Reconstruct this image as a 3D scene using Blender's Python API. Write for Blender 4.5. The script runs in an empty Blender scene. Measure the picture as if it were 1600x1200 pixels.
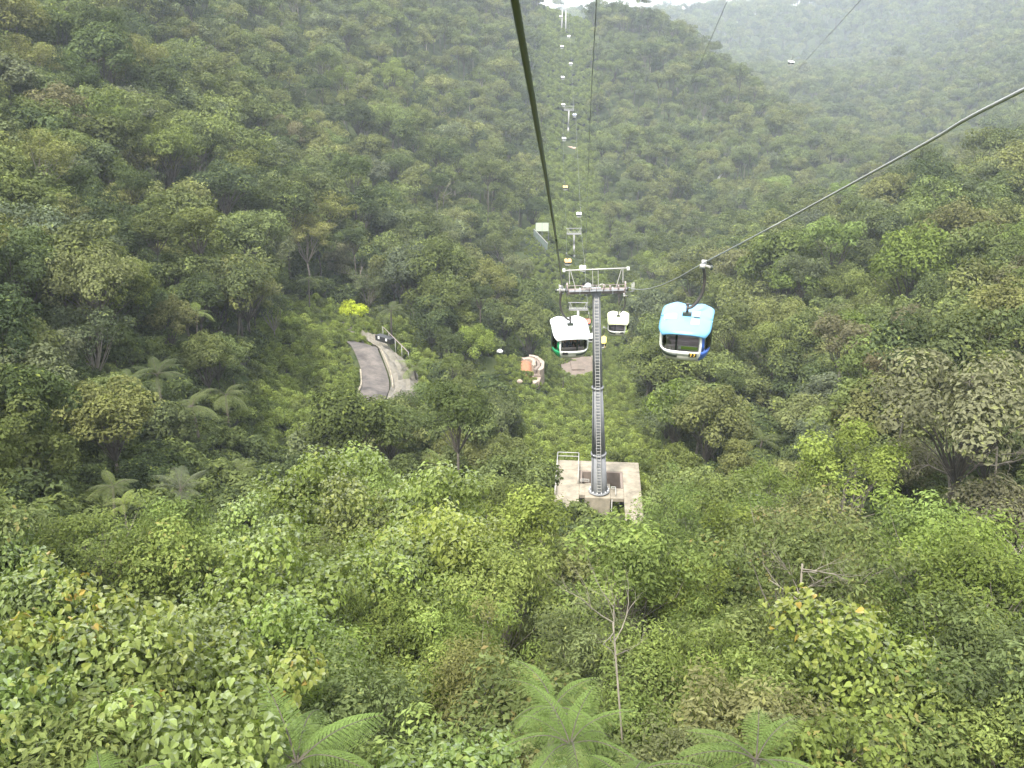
import bpy, math, random
import numpy as np
from mathutils import Vector, Matrix

S = bpy.context.scene
COL = S.collection
R = math.radians
PITCH = R(22.0)
F = 1500.0            # focal length in photo pixels (1600 wide)

# ---------------------------------------------------------------- camera, world, sun, exposure
cam_d = bpy.data.cameras.new('camera'); cam = bpy.data.objects.new('camera', cam_d); COL.objects.link(cam)
cam.location = (0, 0, 0); cam.rotation_euler = (R(90) - PITCH, 0, 0)
cam_d.sensor_width = 36.0; cam_d.lens = 36.0 * F / 1600.0
cam_d.clip_start = 0.1; cam_d.clip_end = 6000
S.camera = cam

SUN_EL, SUN_AZ = R(58), R(205)      # azimuth clockwise from +Y (behind the camera, a little to the left)
world = bpy.data.worlds.new('World'); S.world = world; world.use_nodes = True
wn = world.node_tree; wn.nodes.clear()
w_out = wn.nodes.new('ShaderNodeOutputWorld'); w_bg = wn.nodes.new('ShaderNodeBackground')
w_sky = wn.nodes.new('ShaderNodeTexSky'); w_sky.sky_type = 'NISHITA'; w_sky.sun_disc = False
w_sky.sun_elevation = SUN_EL; w_sky.sun_rotation = SUN_AZ
w_sky.air_density = 1.0; w_sky.dust_density = 4.0; w_sky.altitude = 1200
w_mix = wn.nodes.new('ShaderNodeMixRGB'); w_mix.inputs[0].default_value = 0.86       # thick white overcast over the blue
w_mix.inputs[2].default_value = (8.1, 8.3, 8.5, 1)
w_noise = wn.nodes.new('ShaderNodeTexNoise'); w_noise.inputs['Scale'].default_value = 2.2; w_noise.inputs['Detail'].default_value = 5
w_ramp = wn.nodes.new('ShaderNodeMapRange'); w_ramp.inputs[1].default_value = 0.3; w_ramp.inputs[2].default_value = 0.7
w_ramp.inputs[3].default_value = 0.74; w_ramp.inputs[4].default_value = 0.95
wn.links.new(w_noise.outputs[0], w_ramp.inputs[0]); wn.links.new(w_ramp.outputs[0], w_mix.inputs[0])
wn.links.new(w_sky.outputs[0], w_mix.inputs[1]); wn.links.new(w_mix.outputs[0], w_bg.inputs[0])
w_bg.inputs[1].default_value = 0.06
wn.links.new(w_bg.outputs[0], w_out.inputs[0])

sun_d = bpy.data.lights.new('sun', 'SUN'); sun = bpy.data.objects.new('sun', sun_d); COL.objects.link(sun)
sun_d.energy = 1.5; sun_d.angle = R(10); sun_d.color = (1.0, 0.96, 0.88)
sdir = Vector((math.sin(SUN_AZ) * math.cos(SUN_EL), math.cos(SUN_AZ) * math.cos(SUN_EL), math.sin(SUN_EL)))
sun.rotation_euler = sdir.to_track_quat('Z', 'Y').to_euler(); sun.location = sdir * 200

S.view_settings.view_transform = 'Standard'; S.view_settings.look = 'None'
S.view_settings.gamma = 1.0; S.view_settings.use_curve_mapping = False
S.view_settings.exposure = 2.6
S.render.engine = 'CYCLES'
S.cycles.max_bounces = 5; S.cycles.diffuse_bounces = 3; S.cycles.glossy_bounces = 2
S.cycles.transmission_bounces = 3; S.cycles.transparent_max_bounces = 6; S.cycles.volume_bounces = 1
S.cycles.use_denoising = True
S.cycles.use_adaptive_sampling = True; S.cycles.adaptive_threshold = 0.012
try: S.cycles.denoising_prefilter = 'ACCURATE'
except Exception: pass

# ---------------------------------------------------------------- layout helpers
CP, SP = math.cos(PITCH), math.sin(PITCH)
def at(px, py, d):
    """world point seen at a pixel of the photograph, d metres along the optical axis"""
    u, v = (px - 800) / F, (600 - py) / F
    return Vector((u * d, (CP + v * SP) * d, (-SP + v * CP) * d))
def proj(x, y, z):
    d = y * CP - z * SP; h = y * SP + z * CP
    return 800 + F * x / d, 600 - F * h / d, d

# ---------------------------------------------------------------- terrain: control points (px, py, depth, height of growth above ground)
CTRL = [
 # under the line and its towers
 (937,800,99,0.5),(905,584,290,1.0),(898,408,375,0.5),(888,234,560,0.5),(882,62,700,0.5),(850,12,730,2),(800,6,700,8),
 (935,715,125,1),(905,600,268,.8),(906,617,245,.8),(908,637,215,.8),(912,658,185,.8),(920,683,155,.8),(870,640,190,2),(990,640,190,3),(847,369,344,.3),(856,396,324,.3),(872,384,352,.5),(825,574,181,.3),(842,598,176,.3),(925,500,325,1),(925,440,345,1),(915,340,430,1.5),(905,280,490,1.5),(885,150,630,1.5),
 # left hillside
 (0,0,215,10),(300,0,330,10),(600,0,470,9),(740,0,580,9),
 (0,150,148,10),(200,150,190,10),(400,150,280,9),(600,150,390,9),(800,150,500,8),
 (0,300,106,10),(200,300,128,10),(400,300,190,9),(600,300,290,9),(800,300,400,6),
 (0,450,80,9),(200,450,97,9),(340,450,118,8),(440,450,165,7),(600,450,205,6),(750,450,235,6),
 (0,600,60,8),(200,600,76,8),(300,600,92,7),(380,600,112,5),(440,620,126,3),(480,620,133,3),(440,540,145,3),
 (580,540,152,0),(510,490,178,0),(572,612,136,0),(575,650,126,0),(560,500,170,0.0),(650,540,168,2),
 (700,560,165,6),(700,700,105,7),(800,650,122,7),(830,560,185,1.0),(850,600,175,3),(620,700,95,6),
 (350,840,70,1),(385,760,94,1),(300,700,88,4),(200,750,58,6),(100,750,46,6),(0,760,36,6),(450,730,106,3),
 # near slope below the camera
 (0,900,27,8),(200,950,27,8),(400,1040,27,8),(100,1200,18,7.5),(400,1200,19,7),(800,1200,19,7),(1200,1200,19,7.5),(1500,1200,19,7.5),
 (800,1000,29,8),(1100,1000,30,8),(1400,1000,27,8),(1600,1000,28,8),
 (400,840,45,8),(600,795,48,8),(800,815,50,8),(1000,850,48,8),(1200,870,43,8),(1400,910,37,7.5),
 (850,790,70,6),(1080,740,72,8),(1200,780,58,7),(1300,730,62,8),(780,760,82,5),
 # right side and the gully between
 (1020,690,112,7),(1200,690,138,1),(1120,600,150,8),(1000,560,215,7),(1100,450,270,8),(1200,400,330,2),(1190,560,190,3),
 (1300,400,250,8),(1400,330,250,9),(1600,330,165,10),(1500,450,130,10),(1600,500,92,10),(1300,550,150,9),(1400,640,84,9),
 (1600,650,57,9),(1450,760,56,8),(1500,900,48,2),(1600,880,46,5),(1600,780,52,7),(1350,700,80,8),
 # middle ridge right of the line
 (1000,380,380,8),(1000,230,480,9),(1000,100,590,9),(960,20,690,9),(1050,45,690,9),(1100,95,650,9),(1200,175,590,9),(1300,250,540,9),
 (1150,300,450,9),(1250,330,430,9),(1100,200,540,9),(1350,290,480,9),
 # behind that ridge, and the far hill
 (1200,200,760,0),(1300,270,660,0),(1100,150,900,0),(1000,90,1150,0),
 (1400,270,640,9),(1500,150,800,12),(1600,100,850,12),(1400,120,1150,12),(1300,110,1350,12),(1600,0,1150,12),(1450,0,1400,12),
 (1300,-6,1600,12),(1200,10,1750,10),(1150,24,1850,8),(1080,34,1900,5),(1000,40,1900,2),(900,45,1500,0),(800,60,1300,0),
]
WCTRL = [  # plain world points (x, y, ground z)
 (0,0,-17),(-14,0,-15),(14,0,-17.5),(0,-40,-8),(-60,-40,10),(60,-40,4),(-60,20,-10),(60,20,-14),(-120,60,5),(110,60,-8),
 (-260,150,60),(260,150,25),(-420,400,90),(460,350,60),(-300,-100,80),(300,-100,60),(0,-200,30),
 (-700,900,110),(700,700,110),(0,2300,-160),(350,2400,-120),(-500,2000,-20),(1100,1900,150),(1000,1200,130),(-1100,300,200),(1100,200,160),(-200,800,40),(-400,600,90),
]
pts = []
for a in CTRL:
    p = at(*a[:3]); pts.append((p.x, p.y, p.z - a[3]))
pts += WCTRL
pts = np.array(pts, float)
def _k(r): return r
_n = len(pts)
_d = np.hypot(pts[:, None, 0] - pts[None, :, 0], pts[:, None, 1] - pts[None, :, 1])
_A = np.zeros((_n + 3, _n + 3)); _A[:_n, :_n] = _k(_d) - np.eye(_n) * 0.3
_A[:_n, _n] = 1; _A[:_n, _n + 1] = pts[:, 0]; _A[:_n, _n + 2] = pts[:, 1]; _A[_n:, :_n] = _A[:_n, _n:].T
_w = np.linalg.solve(_A, np.concatenate([pts[:, 2], np.zeros(3)]))
def ground(x, y):
    x = np.atleast_1d(np.asarray(x, float)); y = np.atleast_1d(np.asarray(y, float))
    out = np.empty(x.size)
    for i in range(0, x.size, 20000):
        xs, ys = x[i:i + 20000], y[i:i + 20000]
        r = np.hypot(xs[:, None] - pts[None, :, 0], ys[:, None] - pts[None, :, 1])
        out[i:i + 20000] = _k(r) @ _w[:_n] + _w[_n] + _w[_n + 1] * xs + _w[_n + 2] * ys
    return out
def sheet(x, y):
    """height of the ground mesh itself"""
    i = int(np.clip(np.searchsorted(gx, x) - 1, 0, nx - 2)); j = int(np.clip(np.searchsorted(gy, y) - 1, 0, ny - 2))
    a = (x - gx[i]) / (gx[i + 1] - gx[i]); b = (y - gy[j]) / (gy[j + 1] - gy[j]); Z = ZZ.reshape(ny, nx)
    return float((Z[j, i] * (1 - a) + Z[j, i + 1] * a) * (1 - b) + (Z[j + 1, i] * (1 - a) + Z[j + 1, i + 1] * a) * b)
def gz(x, y): return float(ground(x, y)[0])

# ---------------------------------------------------------------- object helpers
def tag(o, label=None, cat=None, group=None, kind=None):
    if label: o['label'] = label
    if cat: o['category'] = cat
    if group: o['group'] = group
    if kind: o['kind'] = kind
    return o
def empty(name, loc=(0, 0, 0), rz=0.0, parent=None):
    o = bpy.data.objects.new(name, None); o.empty_display_size = 0.3
    o.location = loc; o.rotation_euler = (0, 0, rz); COL.objects.link(o); o.parent = parent
    return o
def link(name, me, parent=None, loc=(0, 0, 0)):
    o = bpy.data.objects.new(name, me); o.location = loc; o.parent = parent; COL.objects.link(o); return o
_kids = {}
def copy_tree(o, parent=None):
    c = o.copy(); COL.objects.link(c); c.parent = parent
    for ch in o.children: copy_tree(ch, c)
    return c

class MB:
    def __init__(s): s.v = []; s.f = []; s.m = []; s.sm = []
    def add(s, vs, fs, mi=0, smooth=False):
        b = len(s.v); s.v += [tuple(p) for p in vs]
        for f in fs: s.f.append([b + i for i in f]); s.m.append(mi); s.sm.append(smooth)
        return s
    def box(s, c, sz, rz=0.0, M=None, mi=0):
        hx, hy, hz = sz[0] / 2, sz[1] / 2, sz[2] / 2
        q = M or Matrix.Rotation(rz, 4, 'Z'); c = Vector(c)
        vs = [c + q @ Vector((a * hx, b * hy, d * hz)) for d in (-1, 1) for a, b in ((-1, -1), (1, -1), (1, 1), (-1, 1))]
        return s.add(vs, [(3, 2, 1, 0), (4, 5, 6, 7), (0, 1, 5, 4), (1, 2, 6, 5), (2, 3, 7, 6), (3, 0, 4, 7)], mi)
    def tube(s, path, rad, n=8, caps=True, mi=0, smooth=True):
        path = [Vector(p) for p in path]; N = len(path)
        if not hasattr(rad, '__len__'): rad = [rad] * N
        vs = []; prev = None
        for i, p in enumerate(path):
            t = (path[min(i + 1, N - 1)] - path[max(i - 1, 0)]); t = t.normalized() if t.length > 1e-9 else Vector((0, 0, 1))
            if prev is None:
                a = Vector((1, 0, 0)) if abs(t.x) < 0.8 else Vector((0, 1, 0)); prev = t.cross(a).normalized()
            prev = (prev - t * prev.dot(t)).normalized(); b = t.cross(prev)
            for k in range(n):
                an = 2 * math.pi * k / n; vs.append(p + (prev * math.cos(an) + b * math.sin(an)) * rad[i])
        fs = [(i * n + k, i * n + (k + 1) % n, (i + 1) * n + (k + 1) % n, (i + 1) * n + k) for i in range(N - 1) for k in range(n)]
        if caps: fs += [tuple(range(n - 1, -1, -1)), tuple((N - 1) * n + k for k in range(n))]
        return s.add(vs, fs, mi, smooth)
    def bar(s, a, b, w, h=None, mi=0):
        a, b = Vector(a), Vector(b); h = h or w; t = (b - a); L = t.length; t.normalize()
        up = Vector((0, 0, 1)) if abs(t.z) < 0.95 else Vector((0, 1, 0))
        x = t.cross(up).normalized(); z = x.cross(t)
        M = Matrix((x, t, z)).transposed().to_4x4()
        return s.box((a + b) / 2, (w, L, h), M=M, mi=mi)
    def mesh(s, name, mats):
        me = bpy.data.meshes.new(name); me.from_pydata(s.v, [], s.f)
        for m in (mats if isinstance(mats, (list, tuple)) else [mats]): me.materials.append(m)
        me.polygons.foreach_set('material_index', s.m); me.polygons.foreach_set('use_smooth', s.sm); me.update()
        return me
    def build(s, name, mats, parent=None, loc=(0, 0, 0)):
        return link(name, s.mesh(name, mats), parent, loc)

# ---------------------------------------------------------------- materials
def mat(name):
    m = bpy.data.materials.new(name); m.use_nodes = True; nt = m.node_tree; nt.nodes.clear()
    return m, nt, nt.nodes.new('ShaderNodeOutputMaterial')
def N(nt, t, **kw):
    n = nt.nodes.new(t)
    for k, v in kw.items():
        if k in n.inputs: n.inputs[k].default_value = v
        else: setattr(n, k, v)
    return n
def paint(name, col, rough=0.5, metal=0.0, var=0.12, scale=3.0, bump=0.0, dirt=None):
    m, nt, out = mat(name); b = N(nt, 'ShaderNodeBsdfPrincipled', Roughness=rough, Metallic=metal)
    tc = N(nt, 'ShaderNodeTexCoord'); no = N(nt, 'ShaderNodeTexNoise', Scale=scale, Detail=6.0, Roughness=0.65)
    nt.links.new(tc.outputs['Object'], no.inputs['Vector'])
    rp = N(nt, 'ShaderNodeMapRange'); rp.inputs[1].default_value = 0.32; rp.inputs[2].default_value = 0.7
    nt.links.new(no.outputs[0], rp.inputs[0])
    mx = N(nt, 'ShaderNodeMixRGB'); d = dirt or [c * (1 - var * 2) for c in col[:3]]
    mx.inputs[1].default_value = (*col[:3], 1); mx.inputs[2].default_value = (*d[:3], 1)
    mu = N(nt, 'ShaderNodeMath', operation='MULTIPLY'); mu.inputs[1].default_value = 1.0 if dirt is None else 0.8
    nt.links.new(rp.outputs[0], mu.inputs[0]); nt.links.new(mu.outputs[0], mx.inputs[0])
    nt.links.new(mx.outputs[0], b.inputs['Base Color'])
    if bump:
        bp = N(nt, 'ShaderNodeBump', Strength=bump, Distance=0.05); nt.links.new(no.outputs[0], bp.inputs['Height']); nt.links.new(bp.outputs[0], b.inputs['Normal'])
    nt.links.new(b.outputs[0], out.inputs[0]); return m

def leaf_mat(name, mode, gloss=0.0, trans=0.35, ramp=None, young=(0.30, 0.34, 0.07)):
    """mode 'object': colour from the object's own colour; 'random': palette picked per tree; tint attribute varies each leaf and spray"""
    m, nt, out = mat(name); L = nt.links.new
    oi = N(nt, 'ShaderNodeObjectInfo'); at_ = N(nt, 'ShaderNodeAttribute', attribute_name='tint')
    sep = N(nt, 'ShaderNodeSeparateColor'); L(at_.outputs['Color'], sep.inputs[0])
    if mode == 'random':
        cr = N(nt, 'ShaderNodeValToRGB'); cr.color_ramp.interpolation = 'LINEAR'
        els = cr.color_ramp.elements
        for i, c in enumerate(ramp):
            e = els[i] if i < 2 else els.new(i / (len(ramp) - 1))
            e.position = i / (len(ramp) - 1); e.color = (*c, 1)
        L(oi.outputs['Random'], cr.inputs[0]); base = cr.outputs[0]
    else: base = oi.outputs['Color']
    # spray-to-spray and leaf-to-leaf brightness
    mr = N(nt, 'ShaderNodeMapRange'); mr.inputs[3].default_value = 0.55; mr.inputs[4].default_value = 1.5; L(sep.outputs[0], mr.inputs[0])
    mr2 = N(nt, 'ShaderNodeMapRange'); mr2.inputs[3].default_value = 0.78; mr2.inputs[4].default_value = 1.25; L(sep.outputs[1], mr2.inputs[0])
    mu = N(nt, 'ShaderNodeMath', operation='MULTIPLY'); L(mr.outputs[0], mu.inputs[0]); L(mr2.outputs[0], mu.inputs[1])
    vm = N(nt, 'ShaderNodeVectorMath', operation='SCALE'); L(base, vm.inputs[0]); L(mu.outputs[0], vm.inputs['Scale'])
    yo = N(nt, 'ShaderNodeMixRGB'); yo.inputs[2].default_value = (*young, 1); L(vm.outputs[0], yo.inputs[1])
    th = N(nt, 'ShaderNodeMapRange'); th.inputs[1].default_value = 0.86; th.inputs[2].default_value = 1.0; th.inputs[4].default_value = 0.55
    L(sep.outputs[2], th.inputs[0]); L(th.outputs[0], yo.inputs[0])
    di = N(nt, 'ShaderNodeBsdfDiffuse'); L(yo.outputs[0], di.inputs[0])
    tr = N(nt, 'ShaderNodeBsdfTranslucent'); tm = N(nt, 'ShaderNodeMixRGB', blend_type='MULTIPLY'); tm.inputs[0].default_value = 1
    tm.inputs[2].default_value = (1.25, 1.35, 0.6, 1); L(yo.outputs[0], tm.inputs[1]); L(tm.outputs[0], tr.inputs[0])
    ms = N(nt, 'ShaderNodeMixShader'); ms.inputs[0].default_value = trans; L(di.outputs[0], ms.inputs[1]); L(tr.outputs[0], ms.inputs[2])
    last = ms
    if gloss:
        gl = N(nt, 'ShaderNodeBsdfGlossy', Roughness=0.42); m2 = N(nt, 'ShaderNodeMixShader'); fr = N(nt, 'ShaderNodeFresnel', IOR=1.4)
        fm = N(nt, 'ShaderNodeMath', operation='MULTIPLY'); fm.inputs[1].default_value = gloss; L(fr.outputs[0], fm.inputs[0])
        L(fm.outputs[0], m2.inputs[0]); L(ms.outputs[0], m2.inputs[1]); L(gl.outputs[0], m2.inputs[2]); last = m2
    L(last.outputs[0], out.inputs[0]); return m

# greens (linear): picked per tree
PAL = {
 'dark green': (0.055, 0.073, 0.033), 'deep green': (0.084, 0.104, 0.041), 'mid green': (0.116, 0.139, 0.050),
 'olive green': (0.138, 0.145, 0.058), 'grey green': (0.108, 0.124, 0.070), 'brownish green': (0.128, 0.124, 0.066),
 'fresh green': (0.143, 0.182, 0.050), 'yellow green': (0.180, 0.215, 0.056), 'pale green': (0.175, 0.205, 0.100),
 'rust tinged': (0.160, 0.130, 0.075),
}
M_leaf = leaf_mat('leaf', 'object', gloss=0.0, trans=0.30)
M_leaf_near = leaf_mat('leaf_glossy', 'object', gloss=0.12, trans=0.38, young=(0.32, 0.33, 0.09))
M_leaf_red = leaf_mat('leaf_reddish_shoots', 'object', gloss=0.12, trans=0.32, young=(0.30, 0.20, 0.08))
M_leaf_far = leaf_mat('leaf_distant', 'random', trans=0.28, ramp=[tuple(v * 1.12 for v in PAL[k]) for k in
   ('mid green','deep green','olive green','dark green','mid green','olive green','deep green','mid green','grey green','dark green','olive green','deep green')])
M_low_far = leaf_mat('leaf_low_growth', 'random', trans=0.35, ramp=[PAL[k] for k in
   ('fresh green','yellow green','fresh green','mid green','yellow green','fresh green')])
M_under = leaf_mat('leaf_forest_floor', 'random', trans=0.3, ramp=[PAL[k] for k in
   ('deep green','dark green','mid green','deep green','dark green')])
M_bark = paint('bark', (0.10, 0.085, 0.065), 0.9, var=0.3, scale=2.5, bump=0.6)
M_bark_pale = paint('bark_pale', (0.24, 0.21, 0.165), 0.85, var=0.25, scale=3, bump=0.4)
M_fern = leaf_mat('fern_frond', 'object', gloss=0.2, trans=0.35)
M_soil, nt, out = mat('forest_soil')
b = N(nt, 'ShaderNodeBsdfDiffuse'); tc = N(nt, 'ShaderNodeTexCoord')
n1 = N(nt, 'ShaderNodeTexNoise', Scale=0.35, Detail=8.0, Roughness=0.7); nt.links.new(tc.outputs['Object'], n1.inputs['Vector'])
cr = N(nt, 'ShaderNodeValToRGB'); cr.color_ramp.elements[0].position = 0.35; cr.color_ramp.elements[1].position = 0.68
cr.color_ramp.elements[0].color = (0.030, 0.045, 0.018, 1); cr.color_ramp.elements[1].color = (0.085, 0.095, 0.040, 1)
nt.links.new(n1.outputs[0], cr.inputs[0]); nt.links.new(cr.outputs[0], b.inputs[0])
bp = N(nt, 'ShaderNodeBump', Strength=1.0, Distance=0.5); nt.links.new(n1.outputs[0], bp.inputs['Height']); nt.links.new(bp.outputs[0], b.inputs['Normal'])
nt.links.new(b.outputs[0], out.inputs[0])

# ---------------------------------------------------------------- ground sheet
def axis(vals): return np.array(vals)
gx = np.sinh(np.linspace(-4.4, 4.4, 240)) * 42.0
gx = gx[np.abs(gx) < 1600]
gy = np.concatenate([np.linspace(-260, -10, 14)[:-1], np.linspace(-10, 260, 110)[:-1], 260 + (np.linspace(0, 1, 130) ** 1.35) * 2300])
XX, YY = np.meshgrid(gx, gy); ZZ = ground(XX.ravel(), YY.ravel())
nx, ny = len(gx), len(gy)
co = np.stack([XX.ravel(), YY.ravel(), ZZ], 1)
ii = (np.arange(ny - 1)[:, None] * nx + np.arange(nx - 1)[None, :]).ravel()
quads = np.stack([ii, ii + 1, ii + nx + 1, ii + nx], 1)
def fast_mesh(name, verts, faces, mats, smooth=False, tint=None, mi=None):
    me = bpy.data.meshes.new(name); k = faces.shape[1]
    me.vertices.add(len(verts)); me.vertices.foreach_set('co', np.ascontiguousarray(verts, np.float32).ravel())
    me.loops.add(faces.size); me.loops.foreach_set('vertex_index', np.ascontiguousarray(faces, np.int32).ravel())
    me.polygons.add(len(faces)); me.polygons.foreach_set('loop_start', np.arange(0, faces.size, k, dtype=np.int32))
    me.polygons.foreach_set('loop_total', np.full(len(faces), k, np.int32))
    for m in (mats if isinstance(mats, (list, tuple)) else [mats]): me.materials.append(m)
    if mi is not None: me.polygons.foreach_set('material_index', np.asarray(mi, np.int32))
    me.polygons.foreach_set('use_smooth', np.full(len(faces), smooth))
    if tint is not None:
        a = me.attributes.new('tint', 'FLOAT_COLOR', 'POINT'); c = np.ones((len(verts), 4), np.float32); c[:, :3] = tint; a.data.foreach_set('color', c.ravel())
    me.update(calc_edges=True); return me
hills = link('hillside_ground', fast_mesh('hillside_ground', co, quads, M_soil, smooth=True))
tag(hills, 'steep forested hillsides falling to a valley under the cable car line', kind='structure')

# ---------------------------------------------------------------- foliage shapes
def unit(a): return a / np.maximum(np.linalg.norm(a, axis=-1, keepdims=True), 1e-9)
HEART = [(0, -.36), (.26, -.52), (.50, -.28), (.46, .08), (.20, .42), (0, .66), (-.20, .42), (-.46, .08), (-.50, -.28), (-.26, -.52)]
def leaves(P, n, t, l, w, kind='rhomb', fold=0.18):
    """leaf blades at P with normal n, pointing along t"""
    Nn = len(P); n = unit(n); t = unit(t - n * np.sum(t * n, 1, keepdims=True)); s = np.cross(n, t)
    l = np.asarray(l).reshape(-1, 1) * np.ones((Nn, 1)); w = np.asarray(w).reshape(-1, 1) * np.ones((Nn, 1))
    if kind == 'rhomb':
        V = np.stack([P - t * l * .5, P - s * w * .5 + n * w * fold - t * l * .05, P + t * l * .5, P + s * w * .5 + n * w * fold - t * l * .05], 1)
        T = np.array([[0, 1, 2], [0, 2, 3]])
    else:
        V = np.stack([P + s * (w * a) + t * (l * b) + n * (w * (abs(a) * .35 - max(0, b) * .45)) for a, b in HEART], 1)
        T = np.array([[0, i, i + 1] for i in range(1, 9)])
    k = V.shape[1]; Fc = (np.arange(Nn)[:, None, None] * k + T[None]).reshape(-1, 3)
    return V.reshape(-1, 3), Fc, k
def crown_data(seed, RX, RZ, nclump, lpc, l, w, rc=0.34, kind='rhomb', low=-0.25, hollow=0.55, jag=0.22, cone=0.0, droop=0.3, layers=0, young_top=True, twigs=0.0, scat=.08):
    g = np.random.default_rng(seed); C = []; rad = []
    for i in range(nclump):
        z = low + (1 - low) * ((i + .5) / nclump) ** 0.85; a = i * 2.39996 + g.uniform(-.5, .5)
        r = math.sqrt(max(0, 1 - z * z)) if z > 0 else 1 - 0.25 * abs(z)
        k = g.uniform(hollow, 1.0) * (1 - rc * 0.6)
        if g.random() < 0.25: k *= 0.6
        if cone: r *= (1 - cone * max(z, 0))
        zz = z * RZ * k
        if layers: zz = (np.floor(z * layers) + .5) / layers * RZ * .85
        C.append((r * math.cos(a) * RX * k, r * math.sin(a) * RX * k * g.uniform(.85, 1.1), zz)); rad.append(rc * RX * g.uniform(.62, 1.25))
    C = np.array(C); C += g.normal(0, scat * RX, C.shape); rad = np.array(rad)
    P = []; NR = []; TI = []
    for c, r in zip(C, rad):
        nn = int(lpc * (r / (rc * RX)) ** 2)
        d = unit(g.normal(size=(nn, 3)) + np.array([0, 0, .45])); sub = unit(g.normal(size=(7, 3)) + [0, 0, .4])
        bump = np.max(d @ sub.T, axis=1)                               # sprays bulging out of the clump
        rr = r * (0.62 + 0.42 * bump ** 3) * g.uniform(1 - jag, 1 + jag * .6, nn)
        flat = g.uniform(.62, .92); p = c + d * rr[:, None] * np.array([1.1, 1.1, flat])
        p[:, 2] -= 0.10 * r * (np.hypot(p[:, 0] - c[0], p[:, 1] - c[1]) / r) ** 2
        P.append(p); NR.append(unit(d * .9 + [0, 0, .35]))
        ct = g.random(); which = np.argmax(d @ sub.T, axis=1); st = g.random(7)
        hi = np.clip((p[:, 2] - c[2]) / r * .5 + .5, 0, 1)
        TI.append(np.stack([np.clip(.65 * ct + .35 * st[which], 0, 1), g.random(nn), np.clip(g.random(nn) * .93 + (0.09 if ct > .6 else 0) * hi, 0, 1)], 1))
    P = np.concatenate(P); NR = np.concatenate(NR); TI = np.concatenate(TI)
    n = NR + g.normal(0, .30, P.shape); t = g.normal(size=P.shape) + NR * .3; t[:, 2] -= droop
    sc = g.uniform(.5, 1.3, len(P))
    V, Fc, k = leaves(P, n, t, l * sc, w * sc, kind)
    return V, Fc, np.repeat(TI, k, 0), C, rad, (P, n, t, sc, TI)
def limbs(mb, seed, H, C, base_r, split=0.45, n=6, lean=0.04, reach=0.96):
    g = random.Random(seed); top = Vector((g.uniform(-1, 1) * lean * H, g.uniform(-1, 1) * lean * H, H * split))
    mid = top * 0.5 + Vector((g.uniform(-1, 1), g.uniform(-1, 1), 0)) * lean * H * .5; mid.z = top.z * .5
    mb.tube([(0, 0, -6), (0, 0, 0.2), mid, top], [base_r * 1.35, base_r, base_r * .8, base_r * .66], n)
    order = sorted(range(len(C)), key=lambda i: C[i][2])
    for i in order:
        e = Vector(C[i]) + Vector((0, 0, H)); e = top + (e - top) * reach
        a = top + Vector((0, 0, 1)) * 0.0
        k = g.uniform(.2, .5); m1 = a.lerp(e, k) + Vector((g.uniform(-1, 1), g.uniform(-1, 1), g.uniform(.1, 1.0))) * (e - a).length * .10
        m2 = a.lerp(e, .75) + Vector((g.uniform(-1, 1), g.uniform(-1, 1), g.uniform(-.3, .6))) * (e - a).length * .08
        r = base_r * g.uniform(.22, .42)
        mb.tube([a - Vector((0, 0, base_r)), m1, m2, e], [r, r * .75, r * .45, r * .16], 5, caps=False)
    return mb

class Species: pass
def make_species(key, seed, H, RX, RZ, nclump, lpc, l, w, mat_l, mat_b, base_r, split=.45, trunk_seg=6, **kw):
    s = Species(); V, Fc, TI, C, rad, raw = crown_data(seed, RX, RZ, nclump, lpc, l, w, **kw)
    V = V + [0, 0, H]
    s.crown = fast_mesh(key + '_crown', V, Fc, mat_l, tint=TI)
    s.trunk = limbs(MB(), seed, H, C, base_r, split, trunk_seg).mesh(key + '_trunk', mat_b)
    s.H = H; s.R = RX; s.RZ = RZ; s.key = key; s.raw = raw; s.ntri = len(Fc)
    return s
_t = []
SP_MID = [   # fine crowns for trees 55 to 260 m away
 make_species('round', 1, 8.2, 4.3, 3.4, 26, 300, .34, .19, M_leaf, M_bark, .20, rc=.30, hollow=.72),
 make_species('spreading', 2, 9.5, 5.2, 2.3, 28, 280, .32, .17, M_leaf, M_bark, .20, low=.05, split=.6, rc=.27, hollow=.7),
 make_species('conical', 3, 6.5, 3.2, 4.8, 28, 240, .32, .16, M_leaf, M_bark, .17, cone=.4, low=-.5, rc=.34, hollow=.65),
 make_species('layered', 4, 8.4, 4.4, 3.2, 24, 300, .40, .24, M_leaf, M_bark, .2, layers=4, rc=.31, hollow=.7),
 make_species('tall', 5, 12.5, 3.7, 3.0, 20, 280, .32, .17, M_leaf, M_bark, .17, split=.75, low=-.1, hollow=.7, rc=.30),
 make_species('ragged', 6, 8.6, 4.8, 3.6, 22, 260, .30, .16, M_leaf, M_bark_pale, .17, hollow=.8, jag=.35, rc=.25),
 make_species('dense', 7, 7.4, 4.6, 3.9, 34, 300, .28, .16, M_leaf, M_bark, .2, rc=.25, hollow=.8),
]
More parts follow.
